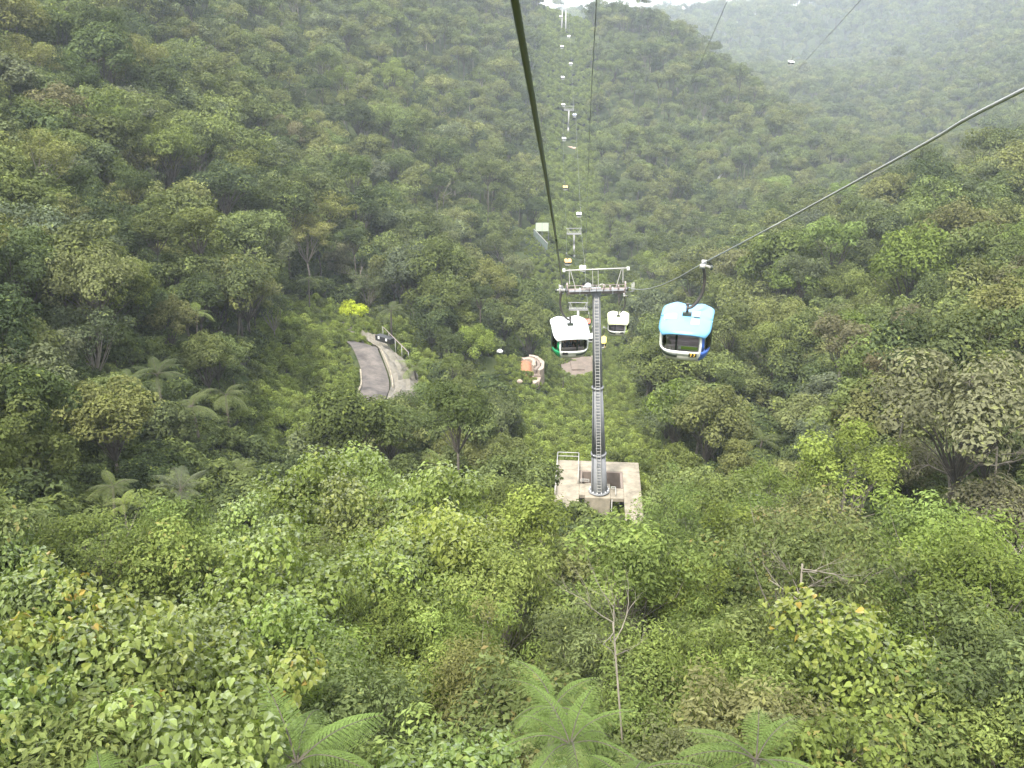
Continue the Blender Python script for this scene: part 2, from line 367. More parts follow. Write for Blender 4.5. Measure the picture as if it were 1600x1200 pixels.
SP_NEAR = [  # young trees with visible leaves and stems, 12 to 60 m away
 make_species('slender', 11, 5.0, 2.2, 1.9, 26, 230, .17, .075, M_leaf_near, M_bark_pale, .075, rc=.30, hollow=.5, jag=.4, split=.5, scat=.17, low=-.45),
 make_species('slender_b', 12, 5.4, 2.5, 1.7, 30, 230, .16, .07, M_leaf_near, M_bark_pale, .08, rc=.28, hollow=.45, jag=.4, split=.45, scat=.17, low=-.45),
 make_species('bushy', 13, 4.2, 2.3, 2.1, 30, 190, .20, .11, M_leaf_red, M_bark_pale, .08, rc=.30, hollow=.5, jag=.35, scat=.17, low=-.45),
 make_species('big_leaf', 14, 5.2, 2.3, 1.8, 26, 190, .17, .155, M_leaf_near, M_bark_pale, .08, kind='heart', rc=.33, hollow=.55, jag=.35, droop=1.4, split=.5, scat=.17, low=-.45),
 make_species('big_leaf_b', 15, 5.0, 2.6, 1.9, 30, 200, .155, .135, M_leaf_near, M_bark_pale, .08, kind='heart', rc=.30, hollow=.5, jag=.4, droop=1.4, split=.5, scat=.17, low=-.45),
 make_species('feathery', 16, 4.2, 2.0, 2.2, 30, 330, .15, .04, M_leaf_near, M_bark_pale, .06, rc=.28, hollow=.4, jag=.5, scat=.17, low=-.45),
]
SP_NEAR = {s.key: s for s in SP_NEAR}
MIDK = {s.key: s for s in SP_MID}

# coarse whole trees (trunk and crown in one mesh) for the mass of forest that is not placed tree by tree
def whole(key, seed, H, RX, RZ, nclump, lpc, l, w, mb_mat, mat_l=None, **kw):
    V, Fc, TI, C, rad, raw = crown_data(seed, RX, RZ, nclump, lpc, l, w, **kw); V = V + [0, 0, H]
    mb = limbs(MB(), seed, H, C[::2], .2 * RX / 4.5, .6 if H > 5 else .3, 5)
    tv = np.array(mb.v); tf = []
    for f in mb.f:
        for i in range(1, len(f) - 1): tf.append((f[0], f[i], f[i + 1]))
    tf = np.array(tf)
    mi = np.concatenate([np.zeros(len(Fc)), np.ones(len(tf))])
    ti = np.concatenate([TI, np.full((len(tv), 3), .5)])
    return fast_mesh(key, np.concatenate([V, tv]), np.concatenate([Fc, tf + len(V)]), [mat_l or M_leaf_far, mb_mat], tint=ti, mi=mi)
FAR = [
 whole('forest_tree_round', 21, 8.0, 4.4, 3.5, 24, 150, .46, .28, M_bark, rc=.29, hollow=.75),
 whole('forest_tree_spreading', 22, 9.6, 5.2, 2.4, 24, 150, .44, .26, M_bark, low=.05, rc=.27, hollow=.72),
 whole('forest_tree_conical', 23, 6.5, 3.4, 4.5, 24, 140, .44, .25, M_bark, cone=.4, low=-.5, rc=.34, hollow=.65),
 whole('forest_tree_layered', 24, 8.4, 4.6, 3.2, 22, 160, .48, .3, M_bark, layers=4, rc=.31, hollow=.7),
 whole('forest_tree_tall', 25, 12.2, 3.8, 3.2, 20, 150, .44, .26, M_bark, low=-.2, hollow=.7, rc=.31),
 whole('forest_tree_ragged', 26, 8.8, 4.9, 3.6, 20, 140, .42, .25, M_bark_pale, hollow=.82, jag=.3, rc=.25),
]
LOW = [
 whole('low_shrub_round', 31, 1.0, 1.5, 1.1, 12, 130, .26, .13, M_bark, M_low_far, rc=.42, low=-.1),
 whole('low_shrub_wide', 32, 0.8, 1.9, .9, 14, 130, .28, .12, M_bark, M_low_far, rc=.36, low=-.1),
 whole('low_shrub_tall', 33, 1.8, 1.3, 1.7, 14, 110, .30, .14, M_bark, M_low_far, rc=.4, low=-.4),
]
UND = [
 whole('floor_shrub', 41, 1.4, 1.9, 1.4, 12, 110, .34, .17, M_bark, M_under, rc=.42, low=-.2),
 whole('floor_shrub_tall', 42, 2.2, 1.7, 1.9, 14, 100, .36, .16, M_bark, M_under, rc=.4, low=-.4),
]

# ---------------------------------------------------------------- tree fern frond, dead branches
def frond_mesh(name, L=2.6, npin=22, npl=11, seed=0, sag=1.0, mat_=None, open_=False):
    g = random.Random(seed); mb = MB()
    def pt(s): return Vector((L * (s * .92), 0, L * (.42 * s - .55 * sag * s * s)))
    mb.tube([pt(i / 12) for i in range(13)], [.022 * (1 - .85 * i / 12) for i in range(13)], 4)
    P = []; Nn = []; T = []; Ls = []; Ws = []; tint = []
    for i in range(npin):
        s = .10 + .88 * i / (npin - 1); lp = L * .215 * (math.sin(math.pi * min(1, (s * .93) ** .75)) ** .8 + .05)
        o = pt(s); d = (pt(min(1, s + .02)) - pt(s - .02)).normalized(); up = Vector((-d.z, 0, d.x))
        for sd in (-1, 1):
            ax = (Vector((0, sd, 0)) * 1.0 + d * (.35 + .3 * s) - Vector((0, 0, .10))).normalized()
            for k in range(npl):
                q = (k + .6) / npl; c = o + ax * lp * q - Vector((0, 0, 1)) * lp * (.5 if open_ else .22) * q * q
                pl = lp * (.155 if open_ else .20) * (1 - .7 * q) + .012; sidev = ax.cross(up).normalized()
                for s2 in (-1, 1):
                    dd = (sidev * s2 + ax * .45).normalized(); P.append(c + dd * pl * .5); Nn.append(up + Vector((g.uniform(-.12, .12),) * 3)); T.append(dd)
                    Ls.append(pl); Ws.append(lp / npl * (.8 if open_ else .62)); tint.append((.25 + .5 * s, g.random(), g.random() * .85))
    V, Fc, k = leaves(np.array([tuple(p) for p in P]), np.array([tuple(p) for p in Nn]), np.array([tuple(p) for p in T]), np.array(Ls), np.array(Ws), fold=.05)
    tv = np.array(mb.v); tf = np.array([(f[0], f[i], f[i + 1]) for f in mb.f for i in range(1, len(f) - 1)])
    return fast_mesh(name, np.concatenate([V, tv]), np.concatenate([Fc, tf + len(V)]), [mat_ or M_fern, M_bark], tint=np.concatenate([np.repeat(np.array(tint), k, 0), np.full((len(tv), 3), .4)]), mi=[0] * len(Fc) + [1] * len(tf))
FRONDS = [frond_mesh('frond', seed=i, sag=sg) for i, sg in enumerate((.8, 1.05, 1.3))]
FRONDS_FINE = [frond_mesh('frond_fine', L=2.0, npin=19, npl=15, seed=5 + i, sag=sg, open_=True) for i, sg in enumerate((1.0, 1.35, 1.7))]
def fern_trunk(h):
    mb = MB(); mb.tube([(0, 0, -1), (.03, .02, h * .4), (0, .05, h)], [.16, .12, .10], 7); return mb
_ft = {}
def tree_fern(x, y, h, label, scale=1.0, n=11, col=None, fine=False, seed=0, group='tree ferns among the trees'):
    g = random.Random(seed * 7 + 3); root = empty('tree_fern', (x, y, gz(x, y)), g.uniform(0, 6.28)); root.rotation_euler = (g.uniform(-.12, .12), g.uniform(-.12, .12), root.rotation_euler.z); root.scale = (scale,) * 3
    tag(root, label, 'tree fern', group)
    hh = round(h / scale, 1)
    if hh not in _ft: _ft[hh] = fern_trunk(hh).mesh('fern_trunk', M_bark)
    link('trunk', _ft[hh], root)
    c = col or (0.095, 0.150, 0.045)
    for i in range(n):
        f = link('frond', g.choice(FRONDS_FINE if fine else FRONDS), root, (0, 0.05, hh))
        f.rotation_euler = (g.uniform(-.12, .12), -g.uniform(-.35, .7), i * 2 * math.pi / n + g.uniform(-.3, .3)); k = g.uniform(.85, 1.12); f.scale = (k, k, k)
        v = g.uniform(.85, 1.15); f.color = (c[0] * v, c[1] * v, c[2] * v, 1)
    return root
def branching(mb, p, d, L, r, depth, g, spread=.6):
    q = p; pts_ = [p]
    for i in range(3):
        d = (d + Vector((g.uniform(-1, 1), g.uniform(-1, 1), g.uniform(-.6, .7))) * .22).normalized(); q = q + d * L / 3; pts_.append(q)
    mb.tube(pts_, [r, r * .85, r * .7, r * .5], 5, caps=False)
    if depth:
        for k in range(g.choice((2, 3))):
            s = g.choice((1, 2, 3)); dd = (d + Vector((g.uniform(-1, 1), g.uniform(-1, 1), g.uniform(-.5, .8))) * spread).normalized()
            branching(mb, pts_[s], dd, L * g.uniform(.55, .8), r * .5, depth - 1, g, spread)
def bare_tree(x, y, h, label, seed, r=.16, L=None, group='bare pale trees standing in the forest', z=None, flat=False):
    g = random.Random(seed); t = MB(); b = MB()
    top = Vector((g.uniform(-.6, .6), g.uniform(-.6, .6), h))
    t.tube([(0, 0, -1.5), (0, 0, h * .5), top], [r * 1.2, r, r * .8], 7)
    for k in range(5):
        a = k * 1.3 + g.uniform(0, 1); d = Vector((math.cos(a), math.sin(a), .15 if flat else g.uniform(.3, 1.2))).normalized()
        branching(b, top.lerp(Vector((0, 0, h * .6)), g.uniform(0, .6)), d, L or h * .28, r * .6, 3, g, .75)
    root = empty('bare_tree', (x, y, gz(x, y) if z is None else z)); tag(root, label, 'dead tree', group)
    t.build('trunk', M_bark_pale, root); o = b.build('branches', M_bark_pale, root); o['kind'] = 'stuff'
    return root

# ---------------------------------------------------------------- where trees stand
RP = [at(x, y, d) for x, y, d in ((560, 668, 124), (570, 640, 129), (579, 612, 134), (586, 588, 139.5), (584, 566, 145), (573, 545, 150.5), (558, 526, 157), (540, 512, 163), (524, 504, 167), (504, 497, 170))]
_rp = np.array([(p.x, p.y) for a_, b_ in zip(RP[:6], RP[1:7]) for p in (a_, a_.lerp(b_, .33), a_.lerp(b_, .66))])
def off_path(P, o):
    out_ = []
    for i, p in enumerate(P):
        t = P[min(i + 1, len(P) - 1)] - P[max(i - 1, 0)]; t.z = 0; t.normalize(); out_.append(p + Vector((t.y, -t.x, 0)) * o)
    return out_
_A = off_path(RP[2:8], 4.4); _ap = np.array([(p.x, p.y) for a_, b_ in zip(_A[:-1], _A[1:]) for p in (a_, a_.lerp(b_, .33), a_.lerp(b_, .66))])
def off_road(x, y, m): return (float(np.min(np.hypot(_ap[:, 0] - x, _ap[:, 1] - y))) > 2.7) and float(np.min(np.hypot(_rp[:, 0] - x, _rp[:, 1] - y))) > m
KEEP = [  # (px0, py0, px1, py1, depth): things that growth nearer than this depth must not hide
 (541,512,605,560,158),(556,560,610,618,141),(440,540,548,680,116),(500,487,520,499,185),(560,505,634,552,160),(528,466,582,498,185),
 (868,716,1003,768,104),(955,760,1000,795,98),(915,440,952,760,93),(786,528,856,606,195),(872,552,945,580,288),(828,343,874,394,345),
 (886,355,910,408,378),(878,160,902,236,562),(874,8,898,64,700),(1238,690,1420,770,60),
]
def line_x(y): return np.interp(y, [0, 89, 278, 370, 580, 752, 900], [2.5, 8.5, 19.0, 24.5, 33.2, 38.3, 46.0])
def blocked(px, py, d, rp, base=None):
    if base is not None:
        for x0, y0, x1, y1, dm in KEEP:
            if d < dm and x0 - 4 < px < x1 + 4 and py < y0 and base > y0 + 4: return True
    for x0, y0, x1, y1, dm in KEEP:
        if d < dm and px + rp * .85 > x0 and px - rp * .85 < x1 and py + rp * .8 > y0 and py - rp * .8 < y1: return True
    return False
rng = np.random.default_rng(5)
def candidates(d0, d1, sp):
    xs = np.arange(-d1 * .72, d1 * .72, sp); ys = np.arange(max(-5, d0 * .6), d1 * 1.12, sp)
    X, Y = np.meshgrid(xs, ys); X[::2] += sp / 2
    X = (X + rng.uniform(-.38, .38, X.shape) * sp).ravel(); Y = (Y + rng.uniform(-.38, .38, Y.shape) * sp).ravel()
    Z = ground(X, Y); px, py, d = proj(X, Y, Z + 5)
    k = (d >= d0) & (d < d1) & (px > -180) & (px < 1780) & (py > -160) & (py < 1500)
    return X[k], Y[k], Z[k]
def pick(g, d): ks, ws = zip(*d.items()); return g.choices(ks, ws)[0]
gr = random.Random(11)
TREES = []   # dicts: x y z species scale colour
def zone(px, py, d):
    if d < 33 and px < 470 and py > 800: return 'near_left'
    if 34 < d < 72 and px < 430 and py < 830: return 'left_wall'
    if 44 < d < 72 and px > 1290 and py < 860: return 'right_wall'
    if d < 72 and 340 < px < 920 and py < 990: return 'near_mid'
    if d < 34 and px > 1240: return 'near_right'
    if d < 72 and px > 1180 and py > 700 : return 'near_rightmid'
    if d < 72 : return 'near_centre'
    return 'mid'
for d0, d1, sp in ((9, 34, 2.5), (34, 72, 3.1), (72, 150, 4.7), (150, 280, 6.9), (280, 520, 8.6), (520, 900, 9.6), (900, 1400, 13), (1400, 2000, 18)):
    X, Y, Z = candidates(d0, d1, sp)
    for x, y, z in zip(X, Y, Z):
        px, py, d = proj(x, y, z + (5 if d0 < 72 else 8)); zn = zone(px, py, d)
        lx = float(line_x(y))
        low_zone = (y > 92 and abs(x - lx) < (10 if y < 240 else 15 if y < 600 else 19)) or (560 < py < 720 and 850 < px < 1010 and d < 260)
        bank = 105 < d < 178 and 410 < px < 575 and 470 < py < 700
        floor_gap = (640 < py < 830 and 325 < px < 450 and 60 < d < 110 and gr.random() < .5) or (600 < py < 720 and 1160 < px < 1230 and 90 < d < 160)
        if low_zone or bank or floor_gap: continue
        if abs(x - 9.5) < 7 and 82 < y < 98: continue
        if 115 < y < 190 and not off_road(x, y, 3.5): continue
        if zn.endswith('wall') and gr.random() < .42: continue
        if zn.startswith('near'):
            sc = gr.uniform(.8, 1.2) * (1.2 if d > 34 else 1)
            if zn == 'near_left': key = pick(gr, {'big_leaf': 6, 'big_leaf_b': 5, 'slender': 1}); c = pick(gr, {'fresh green': 6, 'mid green': 2.5})
            elif zn == 'near_mid': key = pick(gr, {'big_leaf_b': 4, 'big_leaf': 2, 'slender': 2.5, 'slender_b': 2, 'feathery': 1}); c = pick(gr, {'fresh green': 5, 'yellow green': 1.4, 'mid green': 2})
            elif zn == 'near_right': key = pick(gr, {'bushy': 6, 'big_leaf_b': 2, 'slender': 1.5}); c = pick(gr, {'mid green': 3, 'fresh green': 4})
            elif zn == 'near_rightmid': key = pick(gr, {'slender_b': 4, 'bushy': 2, 'slender': 3}); c = pick(gr, {'mid green': 4, 'olive green': 2.5, 'fresh green': 3})
            else: key = pick(gr, {'slender': 4, 'slender_b': 4, 'feathery': 2, 'big_leaf_b': 1.2, 'bushy': 1}); c = pick(gr, {'mid green': 3, 'fresh green': 5, 'olive green': 2})
            s_ = SP_NEAR[key]
        else:
            left = px < 560 + (py / 6)
            if left and d < 300: pal = {'dark green': 3, 'deep green': 4, 'mid green': 2, 'olive green': 2, 'grey green': 1.6, 'brownish green': .8}
            elif px > 950 and d < 260: pal = {'mid green': 3.5, 'olive green': 2.6, 'fresh green': 1.3, 'deep green': 2.4, 'grey green': 1.2, 'brownish green': .8}
            else: pal = {'mid green': 3.5, 'deep green': 3, 'olive green': 1.2, 'fresh green': 2, 'grey green': 1.6, 'dark green': 1}
            if zn == 'left_wall': pal = {'dark green': 3, 'deep green': 4, 'mid green': 2.5, 'grey green': 1.2, 'olive green': 1}
            if px > 1380 and 500 < py < 800: pal = {'brownish green': 2, 'olive green': 3, 'rust tinged': .5, 'mid green': 2, 'deep green': 1}
            c = pick(gr, pal)
            key = pick(gr, {'round': 3, 'spreading': 2, 'conical': 1.6, 'layered': 2, 'tall': 1.3, 'ragged': 2, 'dense': 2.2}); s_ = MIDK[key]
            sc = gr.uniform(.62, 1.12) * (1.0 if d < 150 else 1.08)
            if d < 150: sc *= (1.08 if px < 520 and py < 700 else 1.05 if px > 1250 else .85)
            if zn.endswith('wall'): sc *= .82
            if gr.random() < .12: sc *= 1.25
            if 150 <= d < 520: sc *= 1.25
            z += gr.uniform(-2.0, 3.0) if d > 150 else gr.uniform(-3.6, .8)
            if d > 520: sc *= 1.35
            if d > 900: sc *= 1.25
            if d > 1400: sc *= 1.3
        cz = z + s_.H * sc; px, py, dd = proj(x, y, cz); rp = F * s_.R * sc / max(dd, 3)
        if blocked(px, py, dd, rp, proj(x, y, z + .5)[1] if d > 72 else None): continue
        if dd < 9: continue
        TREES.append(dict(x=x, y=y, z=z, s=s_, sc=sc, c=c, px=px, py=py, d=dd, rp=rp, zn=zn))

# special trees the photograph singles out (placed at their place on the slope)
def special(px, py, d, key, sc, c, label, zoff=0):
    s_ = MIDK.get(key) or SP_NEAR[key]; p = at(px, py, d); x, y = p.x, p.y
    rq = F * s_.R * sc / d
    TREES[:] = [t for t in TREES if not (t['d'] < d + 2 and abs(t['px'] - px) < t['rp'] * .7 + rq * .5 and abs(t['py'] - py) < t['rp'] * .7 + rq * .45)]
    z = gz(x, y); zc = z + s_.H * sc; q = proj(x, y, zc)
    TREES[:] = [t for t in TREES if (t['x'] - x) ** 2 + (t['y'] - y) ** 2 > (s_.R * sc * .8) ** 2]
    if p.z - z > s_.H * sc: sc = min((p.z - z) / s_.H, sc * 1.3)
    z = min(z + 1.0, p.z - s_.H * sc); q = proj(x, y, z + s_.H * sc)
    TREES.append(dict(x=x, y=y, z=z, s=s_, sc=sc, c=c, px=q[0], py=q[1], d=q[2], rp=F * s_.R * sc / q[2], zn='special', label=label))
special(548, 690, 88, 'layered', 1.05, 'deep green', 'dome shaped tree with star like leaf sprays below the end of the road')
special(1330, 740, 62, 'ragged', .9, 'fresh green', 'fresh green rounded tree at the foot of the right slope beside the dark gully')
special(1500, 640, 60, 'spreading', 1.25, 'brownish green', 'big brownish spreading tree with a leaning trunk at the right edge')
special(250, 900, 40, 'bushy', .9, 'yellow green', 'yellow green shrubby tree behind the large leaved trees')
special(1265, 860, 36, 'slender_b', 1.1, 'mid green', 'young tree with pale forked stem on the near right slope')
special(985, 880, 40, 'slender', 1.2, 'fresh green', 'slender young tree with a tall pale trunk below the tower platform')

FERNS = [  # px, py, depth of the crown, scale, fronds, colour, label
 (460,1120,19,.95,10,'mid green','big tree fern spreading below the large leaved trees at bottom left'),
 (60,1190,17.5,.85,9,'fresh green','tree fern in the bottom left corner under large heart shaped leaves'),
 (215,1200,17,.8,9,'fresh green','tree fern at the bottom edge right of the corner fern on the left'),
 (925,1135,19.5,.9,10,'mid green','tree fern at the bottom edge left of the bare pale stems'),
 (1010,1200,18,.8,9,'fresh green','tree fern at the bottom edge right below the bare pale stems'),
 (1190,1110,21,.95,10,'mid green','tree fern at lower right with its fronds hanging to the left'),
 (1255,1185,18.5,.85,9,'mid green','tree fern at the bottom edge beside the reddish tipped bushy trees'),
 (840,1085,24,.9,9,'deep green','tree fern half hidden among feathery shrubs at bottom centre'),
 (292,455,112,1.0,11,'fresh green','bright tree fern standing high among dark trees left of the road'),
 (300,585,90,1.2,12,'mid green','broad tree fern with long drooping fronds on the dark left slope'),
 (238,532,90,1.15,11,'deep green','tree fern above the broad one on the left slope'),
 (190,545,84,.95,11,'deep green','smaller tree fern left of the others on the left slope'),
 (350,610,101,1.15,11,'mid green','tree fern between the broad fern and the bright road bank'),
 (275,750,66,.85,11,'grey green','pale tree fern above the ravine on the left'),
 (370,735,86,.85,10,'mid green','tree fern right at the edge of the dark ravine'),
 (150,690,58,.75,10,'mid green','tree fern peeping over pale bushes near the left edge'),
 (180,735,52,.5,8,'yellow green','small yellow green tree fern below the left edge trees'),
 (690,730,96,1.0,10,'fresh green','tree fern standing right of the dome shaped tree'),
 (480,432,172,1.2,10,'mid green','tree fern above the upper end of the road'),
 (610,485,166,1.4,10,'deep green','dark tree fern with wide fronds right of the yellow green shrub'),
 (650,575,148,1.3,11,'fresh green','bright tree fern just right of the road bend'),
 (790,455,205,1.3,9,'deep green','tree fern on the slope left of the near tower head'),
 (1185,690,118,1.1,9,'mid green','tree fern in the dark gully on the right'),
 (880,520,200,1.2,9,'fresh green','tree fern behind the white gondola'),
]
for f in FERNS:
    p = at(*f[:3]); fpx, fpy, fd = f[:3]
    TREES[:] = [t for t in TREES if 'label' in t or not ((t['x'] - p.x) ** 2 + (t['y'] - p.y) ** 2 < ((1.3 if fd < 30 else 2.3) * f[3]) ** 2 or
        (t['d'] < fd + (0 if fd < 30 else 3) and abs(t['px'] - fpx) < t['rp'] * .9 + F * (.3 if fd < 30 else 1.1) * f[3] / fd and abs(t['py'] - fpy) < t['rp'] * .85 + F * (.2 if fd < 30 else .8) * f[3] / fd))]
SEE = [(985,960,27,70,150),(700,1130,18,30,60)]      # stems that stand free
# which trees show: paint crown discs far to near into a small buffer
TREES.sort(key=lambda t: -t['d'])
buf = np.full((300, 400), -1, int)
yy, xx = np.mgrid[0:300, 0:400]
for i, t in enumerate(TREES):
    cx, cy, r = t['px'] / 4, t['py'] / 4, t['rp'] / 4 * .9; rz = r * min(1, t['s'].RZ / t['s'].R * .95)
    x0, x1, y0, y1 = int(max(0, cx - r)), int(min(400, cx + r + 2)), int(max(0, cy - rz)), int(min(300, cy + rz + 2))
    if x0 >= x1 or y0 >= y1: continue
    sub = buf[y0:y1, x0:x1]; m = ((xx[y0:y1, x0:x1] - cx) / max(r, .5)) ** 2 + ((yy[y0:y1, x0:x1] - cy) / max(rz, .5)) ** 2 < 1
    sub[m] = i
cnt = np.bincount(buf[buf >= 0].ravel(), minlength=len(TREES))
for i, t in enumerate(TREES): t['vis'] = cnt[i]
order = sorted(range(len(TREES)), key=lambda i: -(cnt[i] + (1e6 if 'label' in TREES[i] else 0)))
IND = set(order[:290])

# labels by what the tree stands beside
ANCH = [('the left cable where it enters from above', 815, 60), ('the tower at the crest of the line', 882, 40), ('the far tower half way up the hill', 889, 200),
 ('the pale panels beside the line', 850, 360), ('the small middle tower', 897, 385), ('the near tower head', 932, 440), ('the white gondola', 885, 530), ('the blue gondola', 1078, 515),
 ('the near tower shaft', 935, 640), ('the concrete platform', 935, 770), ('the curved concrete wall', 830, 565), ('the bend of the road', 580, 545), ('the yellow green shrub by the road', 553, 484),
 ('the dark ravine on the left', 350, 800), ('the dark gully on the right', 1195, 670), ('the misty sky gap', 1080, 20), ('the ridge in front of the hazy hill', 1200, 170), ('the lone distant gondola', 1237, 98),
 ('the valley notch', 1200, 380), ('the pale bare branches on the right', 1540, 590), ('the top left corner', 60, 60), ('the dark slope at the left edge', 40, 420), ('the tree ferns on the left slope', 290, 590),
 ('the large leaved trees at lower left', 180, 1000), ('the tree fern at bottom left', 470, 1100), ('the bottom right corner', 1520, 1120), ('the right cable', 1400, 250), ('the bare pale stems at bottom centre', 985, 950),
 ('the middle of the left hillside', 420, 300), ('the upper left ridge', 520, 80), ('the right edge of the valley', 1500, 420), ('the near trees in front of the ravine', 600, 850), ('the lower right slope', 1300, 900)]
SHAPE = {'round': 'rounded', 'spreading': 'flat topped', 'conical': 'narrow pointed', 'layered': 'tiered', 'tall': 'tall trunked', 'ragged': 'loose ragged', 'dense': 'dense domed',
 'slender': 'slender fine leaved', 'slender_b': 'airy fine leaved', 'bushy': 'bushy reddish tipped', 'big_leaf': 'heart leaved', 'big_leaf_b': 'broad leaved', 'feathery': 'feathery'}
used = {}
def tree_label(t):
    best = sorted(ANCH, key=lambda a: math.hypot(a[1] - t['px'], a[2] - t['py']))
    for a in best[:6]:
        dx, dy = t['px'] - a[1], t['py'] - a[2]; r = math.hypot(dx, dy)
        dr = ('right of' if dx > 0 else 'left of') if abs(dx) > abs(dy) else ('below' if dy > 0 else 'above')
        for q in (('just ' if r < 90 else ''), ):
            lab = f"{t['c']} {SHAPE[t['s'].key]} tree {q}{dr} {a[0]}"
            if len(lab.split()) > 15: continue
            if lab not in used: used[lab] = 1; return lab
            lab2 = f"{'small' if t['rp'] < 40 else 'large'} {lab}"
            if lab2 not in used: used[lab2] = 1; return lab2
    return lab
names = {'slender': 'young_tree', 'slender_b': 'young_tree', 'bushy': 'bushy_tree', 'big_leaf': 'large_leaf_tree', 'big_leaf_b': 'large_leaf_tree', 'feathery': 'feathery_tree'}
GRP = {'near_left': 'large leaved trees close below on the left', 'near_mid': 'young trees on the slope in front of the ravine', 'near_right': 'bushy trees close below on the right',
 'near_rightmid': 'young trees on the lower right slope', 'near_centre': 'young trees below the tower', 'mid': 'forest trees on the hillsides', 'left_wall': 'forest trees on the hillsides', 'right_wall': 'forest trees on the hillsides', 'special': 'forest trees on the hillsides'}
# single leaves on the nearest large leaved trees
hv, hf, _ = leaves(np.zeros((1, 3)), np.array([[0, 0, 1.]]), np.array([[0, 1., 0]]), [1.0], [.95], 'heart')
LEAF = fast_mesh('leaf', hv, hf, M_leaf_near, tint=np.tile([[.6, .5, .4]], (10, 1)))
def leaf_key(t): return (t['s'].key.startswith('big_leaf') and t['d'] < 30)
leafy = sorted([i for i in IND if leaf_key(TREES[i])], key=lambda i: -cnt[i])[:5]
for i in sorted(IND):
    t = TREES[i]; g = random.Random(i); pc = PAL[t['c']]; v = g.uniform(.85, 1.15)
    root = empty(names.get(t['s'].key, 'forest_tree'), (t['x'], t['y'], t['z']), g.uniform(0, 6.28)); root.scale = (t['sc'] * g.uniform(.92, 1.08), t['sc'], t['sc'] * g.uniform(.9, 1.1))
    tag(root, t.get('label') or tree_label(t), 'tree', GRP[t['zn']])
    link('trunk', t['s'].trunk, root)
    cr_ = link('crown', t['s'].crown, root); cr_.color = (pc[0] * v * g.uniform(.94, 1.06), pc[1] * v, pc[2] * v * g.uniform(.85, 1.15), 1)
    if i in leafy:
        P, n_, t_, sc_, TI = t['s'].raw; gg = np.random.default_rng(i); rr = np.linalg.norm(P / [t['s'].R, t['s'].R, t['s'].RZ], axis=1) + .5 * (P[:, 2] > 0)
        idx = np.argsort(-rr + gg.uniform(0, .5, len(P)))[:290]
        for j in idx:
            o = link('leaf', LEAF, root, Vector(P[j] * 1.06) + Vector((0, 0, t['s'].H + .05)))
            z_ = Vector(unit(n_[j] + gg.normal(0, .25, 3))); tt = Vector(t_[j]) + Vector(gg.normal(0, .4, 3)); y_ = (tt - z_ * tt.dot(z_)).normalized(); x_ = y_.cross(z_)
            k = .165 * gg.uniform(.7, 1.3); o.rotation_euler = Matrix((x_, y_, z_)).transposed().to_euler(); o.scale = (k, k, k)
            u = gg.uniform(.75, 1.35); yl = 1.5 if gg.random() < .07 else 1.0
            o.color = (pc[0] * u * yl * 1.2, pc[1] * u * 1.05, pc[2] * u, 1)

for k, f in enumerate(FERNS):
    p = at(*f[:3]); h = min(max(p.z - gz(p.x, p.y) - (1.0 if f[2] < 30 else 0), 1.2), 8.0 if f[2] < 30 else 4.5 if f[2] < 80 else 6.0)
    tree_fern(p.x, p.y, h, f[6], f[3], f[4], (.115, .165, .045) if f[2] < 30 else PAL[f[5]], f[2] < 30, k)

# ---------------------------------------------------------------- forest, low growth and forest floor as instanced masses
def scatter(name, label, P, scale, protos, group_kind='stuff', tilt=0.0, zs=None):
    me = bpy.data.meshes.new(name); P = np.asarray(P, np.float32); n = len(P)
    me.vertices.add(n); me.vertices.foreach_set('co', P.ravel())
    def attr(nm, ty, v, key='value'):
        a = me.attributes.new(nm, ty, 'POINT'); a.data.foreach_set(key, np.asarray(v).ravel())
    g = np.random.default_rng(n)
    attr('rotz', 'FLOAT', g.uniform(0, 6.283, n).astype(np.float32)); attr('size', 'FLOAT', np.asarray(scale, np.float32)); attr('pick', 'INT', g.integers(0, len(protos), n).astype(np.int32))
    o = link(name, me); ng = bpy.data.node_groups.new(name, 'GeometryNodeTree')
    ng.interface.new_socket('Geometry', in_out='INPUT', socket_type='NodeSocketGeometry'); ng.interface.new_socket('Geometry', in_out='OUTPUT', socket_type='NodeSocketGeometry')
    nn = ng.nodes; gi, go = nn.new('NodeGroupInput'), nn.new('NodeGroupOutput')
    iop = nn.new('GeometryNodeInstanceOnPoints'); g2i = nn.new('GeometryNodeGeometryToInstance')
    for pm in protos:
        po = bpy.data.objects.new(pm.name, pm)
        oi = nn.new('GeometryNodeObjectInfo'); oi.inputs['Object'].default_value = po; oi.inputs['As Instance'].default_value = True
        ng.links.new(oi.outputs['Geometry'], g2i.inputs[0])
    def na(nm, ty): a = nn.new('GeometryNodeInputNamedAttribute'); a.data_type = ty; a.inputs[0].default_value = nm; return a.outputs[0]
    cx = nn.new('ShaderNodeCombineXYZ'); ng.links.new(na('rotz', 'FLOAT'), cx.inputs[2])
    e2r = nn.new('FunctionNodeEulerToRotation'); ng.links.new(cx.outputs[0], e2r.inputs[0])
    ng.links.new(gi.outputs[0], iop.inputs['Points']); ng.links.new(g2i.outputs[0], iop.inputs['Instance']); iop.inputs['Pick Instance'].default_value = True
    ng.links.new(na('pick', 'INT'), iop.inputs['Instance Index']); ng.links.new(e2r.outputs[0], iop.inputs['Rotation']); ng.links.new(na('size', 'FLOAT'), iop.inputs['Scale'])
    ng.links.new(iop.outputs[0], go.inputs[0])
    md = o.modifiers.new('scatter', 'NODES'); md.node_group = ng
    tag(o, label, kind='stuff'); return o
rest = [t for i, t in enumerate(TREES) if i not in IND]
nearrest = [t for t in rest if t['d'] < 72]; farrest = [t for t in rest if t['d'] >= 72]
